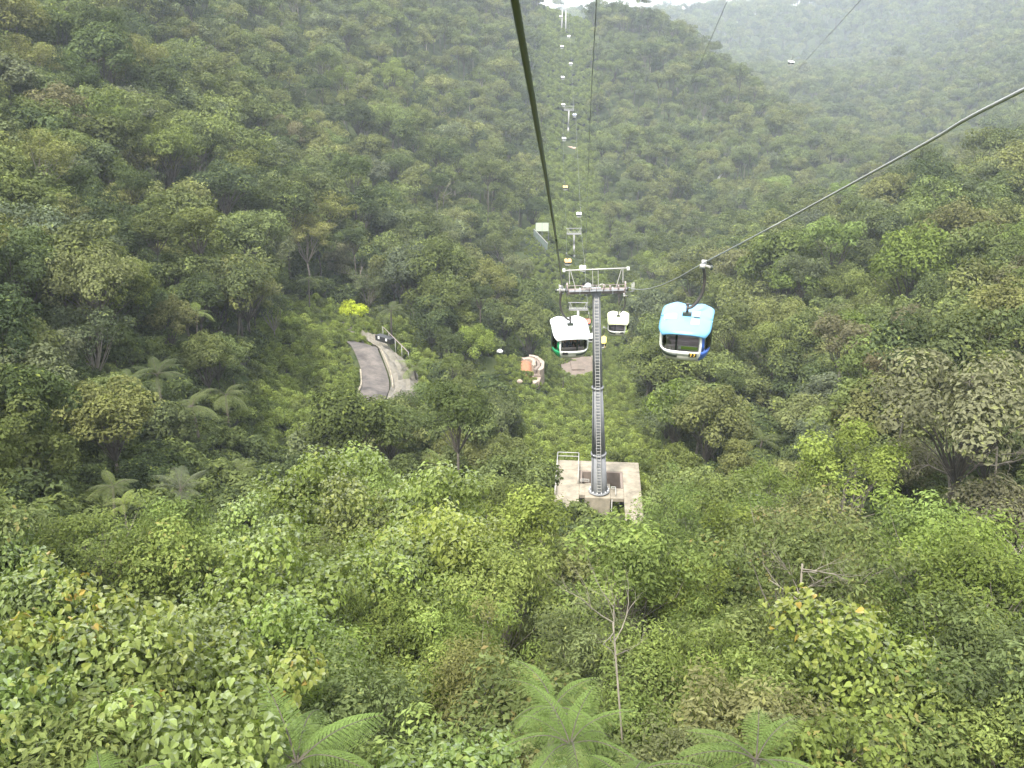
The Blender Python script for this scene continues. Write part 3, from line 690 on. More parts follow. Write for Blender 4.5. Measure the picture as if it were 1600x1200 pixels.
scatter('forest', 'dense mixed rainforest covering the hillsides behind the nearer trees', [(t['x'], t['y'], t['z']) for t in farrest], [t['sc'] for t in farrest], FAR)
if nearrest: scatter('forest_thicket', 'thicket of young growth filling in between the near trees', [(t['x'], t['y'], t['z']) for t in nearrest], [t['sc'] * .42 for t in nearrest], FAR[:1] + FAR[5:])
def low_points(sp, d0, d1, test):
    X, Y, Z = candidates(d0, d1, sp); out = []
    for x, y, z in zip(X, Y, Z):
        px, py, d = proj(x, y, z + 1)
        if test(x, y, z, px, py, d): out.append((x, y, z - .2))
    return out
def road_clear(px, py, d, r=1.5, top=2.4):
    return not blocked(px, py - F * top * .45 / d, d, F * r / d)
def open_strip(x, y, px, py, d):  # open ground and road bank where the bright green low growth stands
    return (y > 92 and abs(x - float(line_x(y))) < (12 if y < 240 else 16 if y < 600 else 20)) or (560 < py < 720 and 850 < px < 1010 and d < 270) or (100 < d < 185 and 400 < px < 680 and 470 < py < 720)
def on_line(x, y, z, px, py, d):
    return open_strip(x, y, px, py, d) and road_clear(px, py, d) and off_road(x, y, 3.2)
lp = low_points(1.45, 85, 330, on_line) + low_points(2.3, 330, 820, on_line)
def in_gap(x, y, z, px, py, d):
    return blocked(px, py - F * 1.0 / d, d, F * 1.6 / d) and d > 100 and off_road(x, y, 2.7) and (px - 829) ** 2 + ((py - 568) * 1.0) ** 2 > 11 ** 2
gp = low_points(.85, 95, 215, in_gap) + low_points(1.4, 215, 345, in_gap)
scatter('ground_cover', 'low weeds and grass tufts covering open ground by the road and terraces', gp, [gr.uniform(.22, .5) for p in gp], LOW)
scatter('low_growth', 'bright low shrubs and ferns in the cleared strip below the cables and on the road bank', lp, [gr.uniform(.6, 1.2) * (1.0 if p[1] < 320 else 1.5) for p in lp], LOW)
fp = low_points(2.2, 8, 110, lambda x, y, z, px, py, d: road_clear(px, py, d, 2.0, 3.0) and not open_strip(x, y, px, py, d)) + low_points(4.2, 110, 330, lambda x, y, z, px, py, d: road_clear(px, py, d, 2.8, 4.0) and not open_strip(x, y, px, py, d))
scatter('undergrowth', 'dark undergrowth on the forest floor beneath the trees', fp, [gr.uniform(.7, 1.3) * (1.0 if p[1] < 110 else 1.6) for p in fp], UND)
print('trees', len(TREES), 'individual', len(IND), 'near', len(nearrest), 'low', len(lp), 'floor', len(fp), 'species tris', sum(s.ntri for s in SP_MID), [(s.key, s.ntri) for s in SP_NEAR.values()])

# ================================================================ the cable car line
M_galv = paint('galvanised_steel', (0.235, 0.24, 0.25), 0.8, .0, var=.1, scale=1.5)
M_pinkish = paint('weathered_steel', (0.33, 0.27, 0.25), 0.7, .0, var=.15, scale=2)
M_white = paint('white_paint', (0.80, 0.80, 0.78), 0.45, var=.05)
M_rail = paint('pale_pipe', (0.42, 0.41, 0.38), 0.6, .0, var=.1)
M_dark = paint('dark_rubber', (0.03, 0.03, 0.03), 0.7, var=.05)
M_conc = paint('stained_concrete', (0.33, 0.285, 0.215), 0.9, scale=.8, dirt=(0.09, 0.08, 0.058), bump=.4)
M_conc2 = paint('brown_concrete', (0.22, 0.17, 0.14), 0.9, scale=.5, dirt=(0.10, 0.085, 0.065), bump=.3)
M_rope = paint('steel_rope', (0.38, 0.39, 0.385), 0.5, .0, var=.12, scale=9)
M_ropeL = paint('shaded_rope', (0.045, 0.06, 0.04), 0.38, .0, var=.12, scale=9)  # same steel rope, with the shade of its underside put into the colour

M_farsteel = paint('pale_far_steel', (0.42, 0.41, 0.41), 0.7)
def shaft_section(mb, z0, z1, r0, r1, n=12):
    mb.tube([(0, 0, z0), (0, 0, z1)], [r0, r1], n)
def make_tower(head, base_z, label, fine=True, lean=0.0, group='pylons of the cable car line', yaw=-R(3.6), twin=False, scale_head=1.0):
    H = head.z - .45 - base_z
    root = empty('cable_car_tower', (head.x + lean, head.y, base_z), yaw); tag(root, label, 'pylon', group)
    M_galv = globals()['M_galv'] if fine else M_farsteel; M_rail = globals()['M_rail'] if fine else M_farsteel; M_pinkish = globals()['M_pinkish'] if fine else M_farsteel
    tilt = Matrix.Rotation(-math.atan2(lean, H), 4, 'Y')
    root.rotation_euler = (0, -math.atan2(lean, H), yaw)
    rb = .87 if H > 15 else .6; fr = [0, .20, .54, 1.0]; rr = [rb, rb * .82, rb * .58, rb * .42]
    if twin:
        for sx in (-1, 1):
            mb = MB(); mb.tube([(sx * 1.6, 0, -2), (sx * 1.3, 0, H)], [.5, .38], 8); mb.build('shaft_section', M_galv, root)
    else:
        for i in range(3):
            mb = MB(); mb.tube([(0, 0, H * fr[i] - (2 if i == 0 else 0) + (.06 if i else 0)), (0, 0, H * fr[i + 1] - .06)], [rr[i] * (1.06 if i == 0 else 1), rr[i + 1]], 16 if fine else 8); mb.build('shaft_section', M_galv, root)
            if i: mb = MB(); mb.tube([(0, 0, H * fr[i] - .12), (0, 0, H * fr[i] + .14)], rr[i] + .10, 16 if fine else 8); mb.build('flange', M_galv, root)
    if fine:
        mb = MB(); mb.tube([(0, 0, -.05), (0, 0, .09)], rb + .22, 20); bp_ = mb.build('base_plate', M_galv, root)
        for k in range(14):
            a = k * 2 * math.pi / 14; mb = MB(); mb.tube([(math.cos(a) * (rb + .13), math.sin(a) * (rb + .13), .09), (math.cos(a) * (rb + .13), math.sin(a) * (rb + .13), .30)], .055, 6); mb.build('bolt', M_white, bp_)
        rad = lambda z: np.interp(z / H, fr, rr)
        mb = MB()
        for sx in (-.21, .21): mb.bar((sx, -rad(.4) - .16, .4), (sx, -rad(H - .4) - .16, H - .4), .05, .05)
        l_ = mb.build('ladder', M_rail, root); z = .5; mb = MB(); M_rung = mb.bar((-.2, 0, 0), (.2, 0, 0), .045, .045).mesh('rung', M_rail)
        while z < H - .5: link('rung', M_rung, l_, (0, -rad(z) - .16, z)); z += .32
        mb = MB()
        for z in np.arange(1.5, H - .5, 1.9):
            for sx in (-.21, .21): mb.bar((sx, -rad(z) - .16, z), (sx, -rad(z) + .1, z), .04, .04)
            mb.box((0, -rad(z) - .18, z), (.62, .03, .05))
        mb.build('ladder_bracket', M_galv, root)
        mb = MB(); mb.tube([(-rad(z) * .72 - .06, -rad(z) * .72 - .04, z) for z in (.2, H * .54, H - .3)], .035, 6); mb.build('conduit', M_dark, root)
    # head
    hd = empty('crossarm', (0, 0, H + .1), 0, root); mb = MB(); w = 2.72
    if fine:
        for x0, x1 in ((-w, -1.62), (-1.52, -.5), (.5, 1.52), (1.62, w)):
            q = MB(); q.box(((x0 + x1) / 2, 0, 0), (x1 - x0, .5, .42)); q.build('beam_segment', M_pinkish, hd)
        q = MB(); q.box((0, 0, -.02), (.92, .72, .62)); q.build('beam_hub', M_galv, hd)
        for x in (-1.57, 1.57): q = MB(); q.box((x, 0, 0), (.09, .6, .52)); q.build('joint_plate', M_white, hd)
        for sx in (-1, 1): q = MB(); q.box((sx * (w + .06), 0, .25), (.14, .8, 1.05)); q.build('end_plate', M_pinkish, hd)
        q = MB()
        for sy in (-.62,): 
            q.box((0, sy, .22), (5.2, .5, .035))
        q.build('catwalk', M_galv, hd)
        q = MB()
        for zz in (.62, 1.02): q.tube([(-w, -.86, zz * .8), (w, -.86, zz * .8)], .028, 5)
        for x in np.linspace(-w, w, 9): q.tube([(x, -.86, .2), (x, -.86, .84)], .03, 5)
        q.build('handrail', M_pinkish, hd)
        # lifting frame
        q = MB(); q.tube([(-3.05, 0, 2.1), (3.05, 0, 2.17)], .065, 8); top_ = q.build('lifting_bar', M_rail, hd)
        for x in (-3.05, 3.05): q = MB(); q.box((x, 0, 2.13), (.24, .24, .26)); q.build('bar_end', M_white, top_)
        for x, x2 in ((-2.55, -1.95), (2.55, 1.85)):
            q = MB(); q.bar((x, 0, .75), (x, 0, 2.24), .07); q.bar((x2, 0, .2), (x - .1 * (x > 0) + .1 * (x < 0), 0, 2.2), .06); q.build('frame_strut', M_rail, hd)
        q = MB(); q.bar((-.32, .2, .3), (-.32, 0, 2.24), .05); q.bar((.2, .2, .3), (.2, 0, 2.24), .05); q.build('frame_strut', M_rail, hd)
        q = MB(); q.tube([(-.78, -.4, .5), (-.78, -.4, .72), (-.78, -.4, .86), (-.78, -.4, .92)], [.34, .33, .2, .04], 12); q.build('warning_horn', M_white, hd)
        q = MB(); pth = [(.55 + .34 * math.cos(a), -.4, .45 + .34 * math.sin(a)) for a in np.linspace(0, math.pi, 9)]; q.tube(pth, .035, 5); q.build('guard_hoop', M_rail, hd)
        for x in (-1.2, -.6, .7, 1.3, 2.1): q = MB(); q.box((x, -.55, .42), (.16, .3, .4)); q.build('junction_box', M_pinkish if x > 0 else M_rail, hd)
    else:
        q = MB(); q.box((0, 0, 0), (5.5, .6, .5)); q.build('beam', M_pinkish, hd)
        q = MB(); q.bar((-3.0, 0, 2.2), (3.0, 0, 2.2), .16)
        for x in (-2.5, 2.5): q.bar((x, 0, 0), (x, 0, 2.2), .12); q.bar((x * .6, 0, 0), (x, 0, 2.2), .1)
        q.build('lifting_frame', M_rail, hd)
        q = MB(); q.bar((-2.7, -.7, .9), (2.7, -.7, .9), .1)
        for x in np.linspace(-2.7, 2.7, 7): q.bar((x, -.7, .2), (x, -.7, .9), .09)
        q.build('handrail', M_rail, hd)
    for sx in (-1, 1):
        sh = empty('sheave_battery', (sx * 2.9, 0, .35), 0, root); sh.location = (sx * 2.9, 0, H + .45); sh.rotation_euler = (-R(17), 0, 0)
        q = MB(); q.box((-sx * .12, 0, -.22), (.10, 4.6, .16)); q.box((-sx * .12, 0, -.45), (.10, 2.6, .2)); q.build('carrier_beam', M_galv, sh)
        if fine:
            ww = MB(); ww.tube([(-.06, 0, 0), (.06, 0, 0)], .2, 14); ww.tube([(-.075, 0, 0), (.075, 0, 0)], .13, 12, mi=1); wm = ww.mesh('wheel', [M_dark, M_rail])
            for k in range(8): link('wheel', wm, sh, (0, -2.1 + .6 * k, -.23))
            q = MB(); q.bar((sx * .35, -2.4, -.5), (sx * .35, 2.4, -.5), .3, .04); q.build('walkway_grating', M_galv, sh)
            q = MB(); q.tube([(sx * .6, -2.3, .35), (sx * .6, 2.3, .35)], .025, 5)
            for y in (-2.3, -.8, .8, 2.3): q.tube([(sx * .6, y, -.5), (sx * .6, y, .35)], .025, 5)
            q.build('handrail', M_rail, sh)
    return root

def rope_pt(px, py, d): return at(px, py, d)
T1 = at(932, 449, 92); T2 = at(903.5, 482, 290); T3 = at(897, 364, 375); T4 = at(889, 171, 560); T5 = at(881.5, 14, 700)
tower1 = make_tower(T1, -47.9, 'nearest grey steel pylon with ladder and wide head, on the concrete platform', True, lean=1.0)
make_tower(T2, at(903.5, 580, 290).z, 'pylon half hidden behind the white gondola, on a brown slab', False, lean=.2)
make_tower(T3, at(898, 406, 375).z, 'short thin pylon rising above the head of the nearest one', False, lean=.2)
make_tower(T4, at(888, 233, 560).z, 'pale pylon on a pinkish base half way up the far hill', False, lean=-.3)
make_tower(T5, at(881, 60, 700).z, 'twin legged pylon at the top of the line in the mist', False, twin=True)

# ropes: grips of the gondolas and pylon heads give the points each rope passes
def G(px, py, d): return at(px, py, d)
def side(Tp, sx, d=None):  # where the rope rests on a pylon
    return Tp + Vector((sx * 2.9 * math.cos(R(3.6)), -sx * 2.9 * math.sin(R(3.6)), 0.10))
ropeL = [Vector((-.45 + .0626 * y, y, 2.35 - .315 * y - .0006 * max(0, y - 10) ** 2)) for y in (-9, -3, 0, 3, 6, 9, 12, 16, 20, 25, 30, 36, 42, 48, 53.2)]
ropeR = [Vector((5.0, -6, 4.7)), Vector((5.4, 0, 2.75)), at(1600, 140, 11.5), at(1450, 222, 15.8), at(1300, 304, 22.0), at(1200, 358, 28.5), at(1099, 411, 39.3)]
gond = []   # (grip point, side, kind, label, sag)
LBL = 'gondolas hanging on the cable car line'
def sagging(a, b, sag, n=8):
    return [a.lerp(b, i / n) - Vector((0, 0, sag * 4 * (i / n) * (1 - i / n))) for i in range(1, n)]
# far gondolas: pixel of the cabin centre, depth
FARG = [('R', 967, 503, 96, 'lime', 'pale yellow green gondola just right of the nearest pylon head'),
 ('R', 939, 534, 176, 'yellow', 'yellow gondola peeping out to the right of the nearest pylon shaft'),
 ('R', 922, 527, 238, 'cream', 'cream gondola peeping out to the left of the nearest pylon shaft'),
 ('R', 917, 504, 272, 'red', 'small red gondola between the white gondola and the pylon shaft'),
 ('L', 887, 409, 306, 'orange', 'small orange gondola above the left end of the nearest pylon head'),
 ('R', 911, 419, 322, 'white', 'small white gondola right above the top bar of the nearest pylon head'),
 ('R', 905, 335, 398, 'white', 'white gondola hanging just above and right of the short pylon'),
 ('L', 883, 293, 432, 'orange', 'small orange and white gondola above the short pylon'),
 ('L', 881, 217, 508, 'white', 'white gondola left of the shaft of the pylon half way up'),
 ('R', 898, 180, 548, 'violet', 'bluish gondola touching the head of the pylon half way up on the right'),
 ('L', 880, 164, 572, 'white', 'white gondola touching the head of the pylon half way up on the left'),
 ('L', 879, 121, 600, 'white', 'white gondola on the far left rope, first one above the pylon half way up'),
 ('R', 892, 100, 618, 'white', 'white gondola on the far right rope, midway between the two highest pylons'),
 ('L', 878, 73, 642, 'white', 'white gondola on the far left rope, second above the pylon half way up'),
 ('R', 889, 57, 660, 'white', 'white gondola beside the foot of the highest pylon'),
 ('L', 876, 26, 688, 'white', 'white gondola just under the head of the highest pylon')]
ptsL = [(side(T1, -1), 92)] ; ptsR = [(side(T1, 1), 92)]
for Tq, dq in ((T2, 290), (T3, 375), (T4, 560), (T5, 700)): ptsL.append((side(Tq, -1), dq)); ptsR.append((side(Tq, 1), dq))
for sd, px, py, d, kind, lab in FARG:
    g_ = at(px, py, d) + Vector(((.42 if sd == 'R' else -.42), 0, 2.85)); gond.append((g_, sd, kind, lab)); (ptsR if sd == 'R' else ptsL).append((g_, d))
def finish_rope(near, far_):
    far_ = [p for p, d in sorted(far_, key=lambda q: q[1])]; pts_ = list(near); prev = near[-1]
    for p in far_:
        L_ = (p - prev).length; pts_ += sagging(prev, p, min(.0009 * L_ * L_ * .25, 1.6), 6) + [p]; prev = p
    end = prev + Vector((1, 60, 8)); return pts_ + [end]
def smooth_path(P, n=4):
    out = []
    for i in range(len(P) - 1):
        p0, p1, p2, p3 = P[max(i - 1, 0)], P[i], P[i + 1], P[min(i + 2, len(P) - 1)]
        for k in range(n):
            t = k / n; out.append(((p1 * 2) + (p2 - p0) * t + (p0 * 2 - p1 * 5 + p2 * 4 - p3) * t * t + (p1 * 3 - p0 - p2 * 3 + p3) * t ** 3) * .5)
    return out + [P[-1]]
def rope(P, label, m, r=.0275, stranded=28, group='haul ropes of the cable car line', name='haul_rope'):
    mb = MB(); acc = 0.0; near = []; far_ = []
    for p in P: (near if p.length < stranded else far_).append(p)
    if stranded and len(near) > 1:
        if far_: near = near + [far_[0]]
        # twisted strands stand proud on the near stretch
        Q = []; st = .045
        for a, b in zip(near[:-1], near[1:]):
            L_ = (b - a).length; k = max(1, int(L_ / (st * (1 + a.length * .06)))); Q += [a.lerp(b, i / k) for i in range(k)]
        Q.append(near[-1]); nn = 18; vs = []; s_ = 0
        for i, p in enumerate(Q):
            t = (Q[min(i + 1, len(Q) - 1)] - Q[max(i - 1, 0)]).normalized(); x = t.cross(Vector((0, 0, 1))).normalized(); y = x.cross(t)
            if i: s_ += (p - Q[i - 1]).length
            for k in range(nn):
                a = 2 * math.pi * k / nn; rr = r * (1 + .10 * math.cos(6 * a - s_ * 42)); vs.append(p + (x * math.cos(a) + y * math.sin(a)) * rr)
        mb.add(vs, [(i * nn + k, i * nn + (k + 1) % nn, (i + 1) * nn + (k + 1) % nn, (i + 1) * nn + k) for i in range(len(Q) - 1) for k in range(nn)], 0, True)
    if len(far_) > 1: mb.tube(far_, r, 8)
    return tag(mb.build(name, m), label, 'cable', group)
PL = smooth_path(ropeL[:-1] + [ropeL[-1]], 5); PR = smooth_path(ropeR, 5)
rope(PL[:-1] + finish_rope([PL[-1]], ptsL), 'dark steel rope running down from overhead to the left end of the nearest pylon', M_ropeL, .032)
rope(PR[:-1] + finish_rope([PR[-1]], ptsR), 'grey steel rope crossing the upper right towards the nearest pylon', M_rope, .025)
for k, (P_, lab) in enumerate((([at(934, -60, 58), at(931, 20, 74), at(922, 190, 130), at(917, 330, 250), at(915, 420, 345)], 'thin dark cable dropping down the middle of the hill right of the pylons'),
   ([at(1175, -90, 90), at(1137, 0, 115), at(1070, 150, 210), at(1030, 225, 420), at(1022, 240, 480)], 'thin cable in front of the ridge, left one of the two at upper right'),
   ([at(1400, -60, 95), at(1345, 0, 115), at(1230, 128, 240), at(1170, 200, 480), at(1160, 215, 560)], 'thin cable in front of the hazy hill, right one of the two at upper right'))):
    rope(smooth_path(P_, 5), lab, M_ropeL, .036, 0, 'thin far cables', 'far_cable')
lone = at(1239, 86, 380)
rope(smooth_path([at(1330, -40, 240), lone, at(1190, 170, 520), at(1175, 190, 600)], 5), 'faint cable carrying the lone distant gondola', M_rope, .02, 0, 'thin far cables', 'far_cable')

# ---------------------------------------------------------------- gondolas
def glass_mat(name, col, alpha):
    m, nt, out = mat(name); a = N(nt, 'ShaderNodeBsdfTransparent'); a.inputs[0].default_value = (*col, 1); g = N(nt, 'ShaderNodeBsdfGlossy', Roughness=.04); f = N(nt, 'ShaderNodeFresnel', IOR=1.5)
    ms = N(nt, 'ShaderNodeMixShader'); nt.links.new(f.outputs[0], ms.inputs[0]); nt.links.new(a.outputs[0], ms.inputs[1]); nt.links.new(g.outputs[0], ms.inputs[2]); nt.links.new(ms.outputs[0], out.inputs[0]); return m
M_glass = glass_mat('tinted_glass', (.97, .98, .98), 1)
M_gdark = paint('black_trim', (0.035, 0.045, 0.035), .4, var=.05)
M_seat = paint('bench_grey', (0.60, 0.50, 0.51), .7, var=.1); M_floor_in = paint('cabin_floor', (0.16, 0.15, 0.15), .8)
M_creamw = paint('cabin_white', (0.78, 0.78, 0.72), .35, var=.04); M_lower = paint('cabin_lower_grey', (0.60, 0.58, 0.50), .4, var=.06, scale=1.5)
def car_paint(n, c): return paint(n, c, .32, var=.04, scale=2)
PAINTS = {'white': ((.80, .81, .81), (.02, .26, .10)), 'blue': ((.16, .385, .62), (.06, .14, .48)), 'lime': ((.78, .82, .50), (.55, .68, .18)), 'cream': ((.85, .84, .68), (.6, .5, .2)),
 'yellow': ((.85, .68, .16), (.75, .50, .10)), 'red': ((.75, .16, .10), (.6, .10, .08)), 'orange': ((.85, .48, .16), (.80, .62, .50)), 'violet': ((.55, .58, .80), (.4, .42, .62))}
PM = {k: (car_paint(k + '_roof_paint', a), car_paint(k + '_side_paint', b)) for k, (a, b) in PAINTS.items()}
def surf_y(x, z, off=0.0):
    k = prof(z); c = min(1, abs(x) / (1.065 * k)) ** 1.5; return -(1.08 * k + off) * max(0, 1 - c * c) ** (1 / 3)
def se(an, a, b, n=3.0):
    c, s = math.cos(an), math.sin(an); return a * math.copysign(abs(c) ** (2 / n), c), b * math.copysign(abs(s) ** (2 / n), s)
PROF_Z = [0, .06, .22, .5, .8, 1.15, 1.45, 1.70]; PROF_S = [.76, .83, .91, .98, 1.0, .99, .955, .92]
def prof(z): return float(np.interp(z, PROF_Z, PROF_S))
def shell(a0, a1, z0, z1, n=10, nz=5, th=.035, off=0.0, W=1.065, Lh=1.08, zt=None, mi=0, mb=None):
    """a curved panel of the cabin wall between two angles (degrees, 270 = towards the camera) and two heights"""
    mb = mb or MB(); vo = []; vi = []
    for j in range(nz + 1):
        for i in range(n + 1):
            an = R(a0 + (a1 - a0) * i / n); zz = z0 + (z1 - z0) * j / nz
            if zt: zz = zt[0](i / n) + (zt[1](i / n) - zt[0](i / n)) * j / nz
            x, y = se(an, W, Lh); zz = min(zz, roof_z(x, y) - .06); k = prof(zz); x, y = se(an, W * k + off, Lh * k + off); vo.append((x, y, zz)); x, y = se(an, W * k + off - th, Lh * k + off - th); vi.append((x, y, zz))
    w = n + 1; M_ = len(vo); fs = [(j * w + i, j * w + i + 1, (j + 1) * w + i + 1, (j + 1) * w + i) for j in range(nz) for i in range(n)]
    mb.add(vo, fs, mi, True); mb.add(vi, [f[::-1] for f in fs], mi, True)
    b = len(mb.v) - 2 * M_
    for j in range(nz):
        for i in (0, n):
            q = (b + j * w + i, b + (j + 1) * w + i, b + M_ + (j + 1) * w + i, b + M_ + j * w + i); mb.f.append(list(q if i else q[::-1])); mb.m.append(mi); mb.sm.append(False)
    for i in range(n):
        for j in (0, nz):
            q = (b + j * w + i, b + j * w + i + 1, b + M_ + j * w + i + 1, b + M_ + j * w + i); mb.f.append(list(q if j else q[::-1])); mb.m.append(mi); mb.sm.append(False)
    return mb
def roof_mesh(m, m2):
    mb = MB(); nu, nv = 20, 18; top = []; bot = []
    for j in range(nv + 1):
        for i in range(nu + 1):
            v = j / nv; u = -1 + 2 * i / nu
            y = -1.32 + 2.42 * v; e = abs(y + .11) / 1.21; wx = 1.085 * (max(0, 1 - min(e, 1) ** 7.0)) ** (1 / 7.0) if v not in (0, 1) else .90
            wx = max(wx, .90); x = u * wx
            yy = y + (.26 if v < .5 else -.10) * abs(u) ** 3 * (1 - v if v < .5 else v)
            z = float(np.interp(v, [0, .05, .14, .3, .5, .75, 1], [1.33, 1.42, 1.53, 1.67, 1.79, 1.89, 1.93]))
            z -= .17 * abs(u) ** 3.2 * (1 - .6 * v); z -= .07 * math.exp(-(u / .30) ** 2) * max(0, (v - .45) / .55) - .05 * math.exp(-((abs(u) - .62) / .25) ** 2) * v
            top.append((x, yy, z)); bot.append((x * .975, yy * .98, z - .05))
    w = nu + 1; fs = [(j * w + i, j * w + i + 1, (j + 1) * w + i + 1, (j + 1) * w + i) for j in range(nv) for i in range(nu)]
    mb.add(top, fs, 0, True); mb.add(bot, [f[::-1] for f in fs], 1, True); M_ = len(top)
    rim = [i for i in range(w)] + [j * w + nu for j in range(1, nv + 1)] + [nv * w + i for i in range(nu - 1, -1, -1)] + [j * w for j in range(nv - 1, 0, -1)]
    for a, b in zip(rim, rim[1:] + rim[:1]): mb.f.append([b, a, M_ + a, M_ + b]); mb.m.append(0); mb.sm.append(False)
    return mb.mesh('roof', [m, m2])
def flip(mb, s):
    if s < 0:
        mb.v = [(-x, y, z) for x, y, z in mb.v]; mb.f = [f[::-1] for f in mb.f]
    return mb
def roof_z(x, y):
    v = (y + 1.32) / 2.42; u = x / 1.07
    return float(np.interp(v, [0, .05, .14, .3, .5, .75, 1], [1.33, 1.42, 1.53, 1.67, 1.79, 1.89, 1.93])) - .17 * abs(u) ** 3.2 * (1 - .6 * v) - .07 * math.exp(-(u / .30) ** 2) * max(0, (v - .45) / .55) + .05 * math.exp(-((abs(u) - .62) / .25) ** 2) * v
def patch(cx, cy, w, h, m, name, par, off=.012, rz=0, n=6):
    mb = MB(); vs = []
    for j in range(n + 1):
        for i in range(n + 1):
            a, b = (i / n - .5) * w, (j / n - .5) * h; x, y = cx + a * math.cos(rz) - b * math.sin(rz), cy + a * math.sin(rz) + b * math.cos(rz); vs.append((x, y, roof_z(x, y) + off))
    mb.add(vs, [(j * (n + 1) + i, j * (n + 1) + i + 1, (j + 1) * (n + 1) + i + 1, (j + 1) * (n + 1) + i) for j in range(n) for i in range(n)], 0, True); return mb.build(name, m, par)
M_hang = paint('dark_hanger_steel', (.05, .045, .04), .5)
M_black = paint('plate_black', (.02, .02, .02), .4); M_digit = paint('digit_yellow', (.75, .50, .08), .5, var=.02)
M_sign = paint('green_notice', (.34, .58, .06), .5, var=.05); M_stk = paint('sticker_white', (.85, .84, .80), .5, var=.03); M_stkp = paint('sticker_print', (.66, .50, .62), .5); M_stko = paint('sticker_orange', (.85, .62, .42), .5)
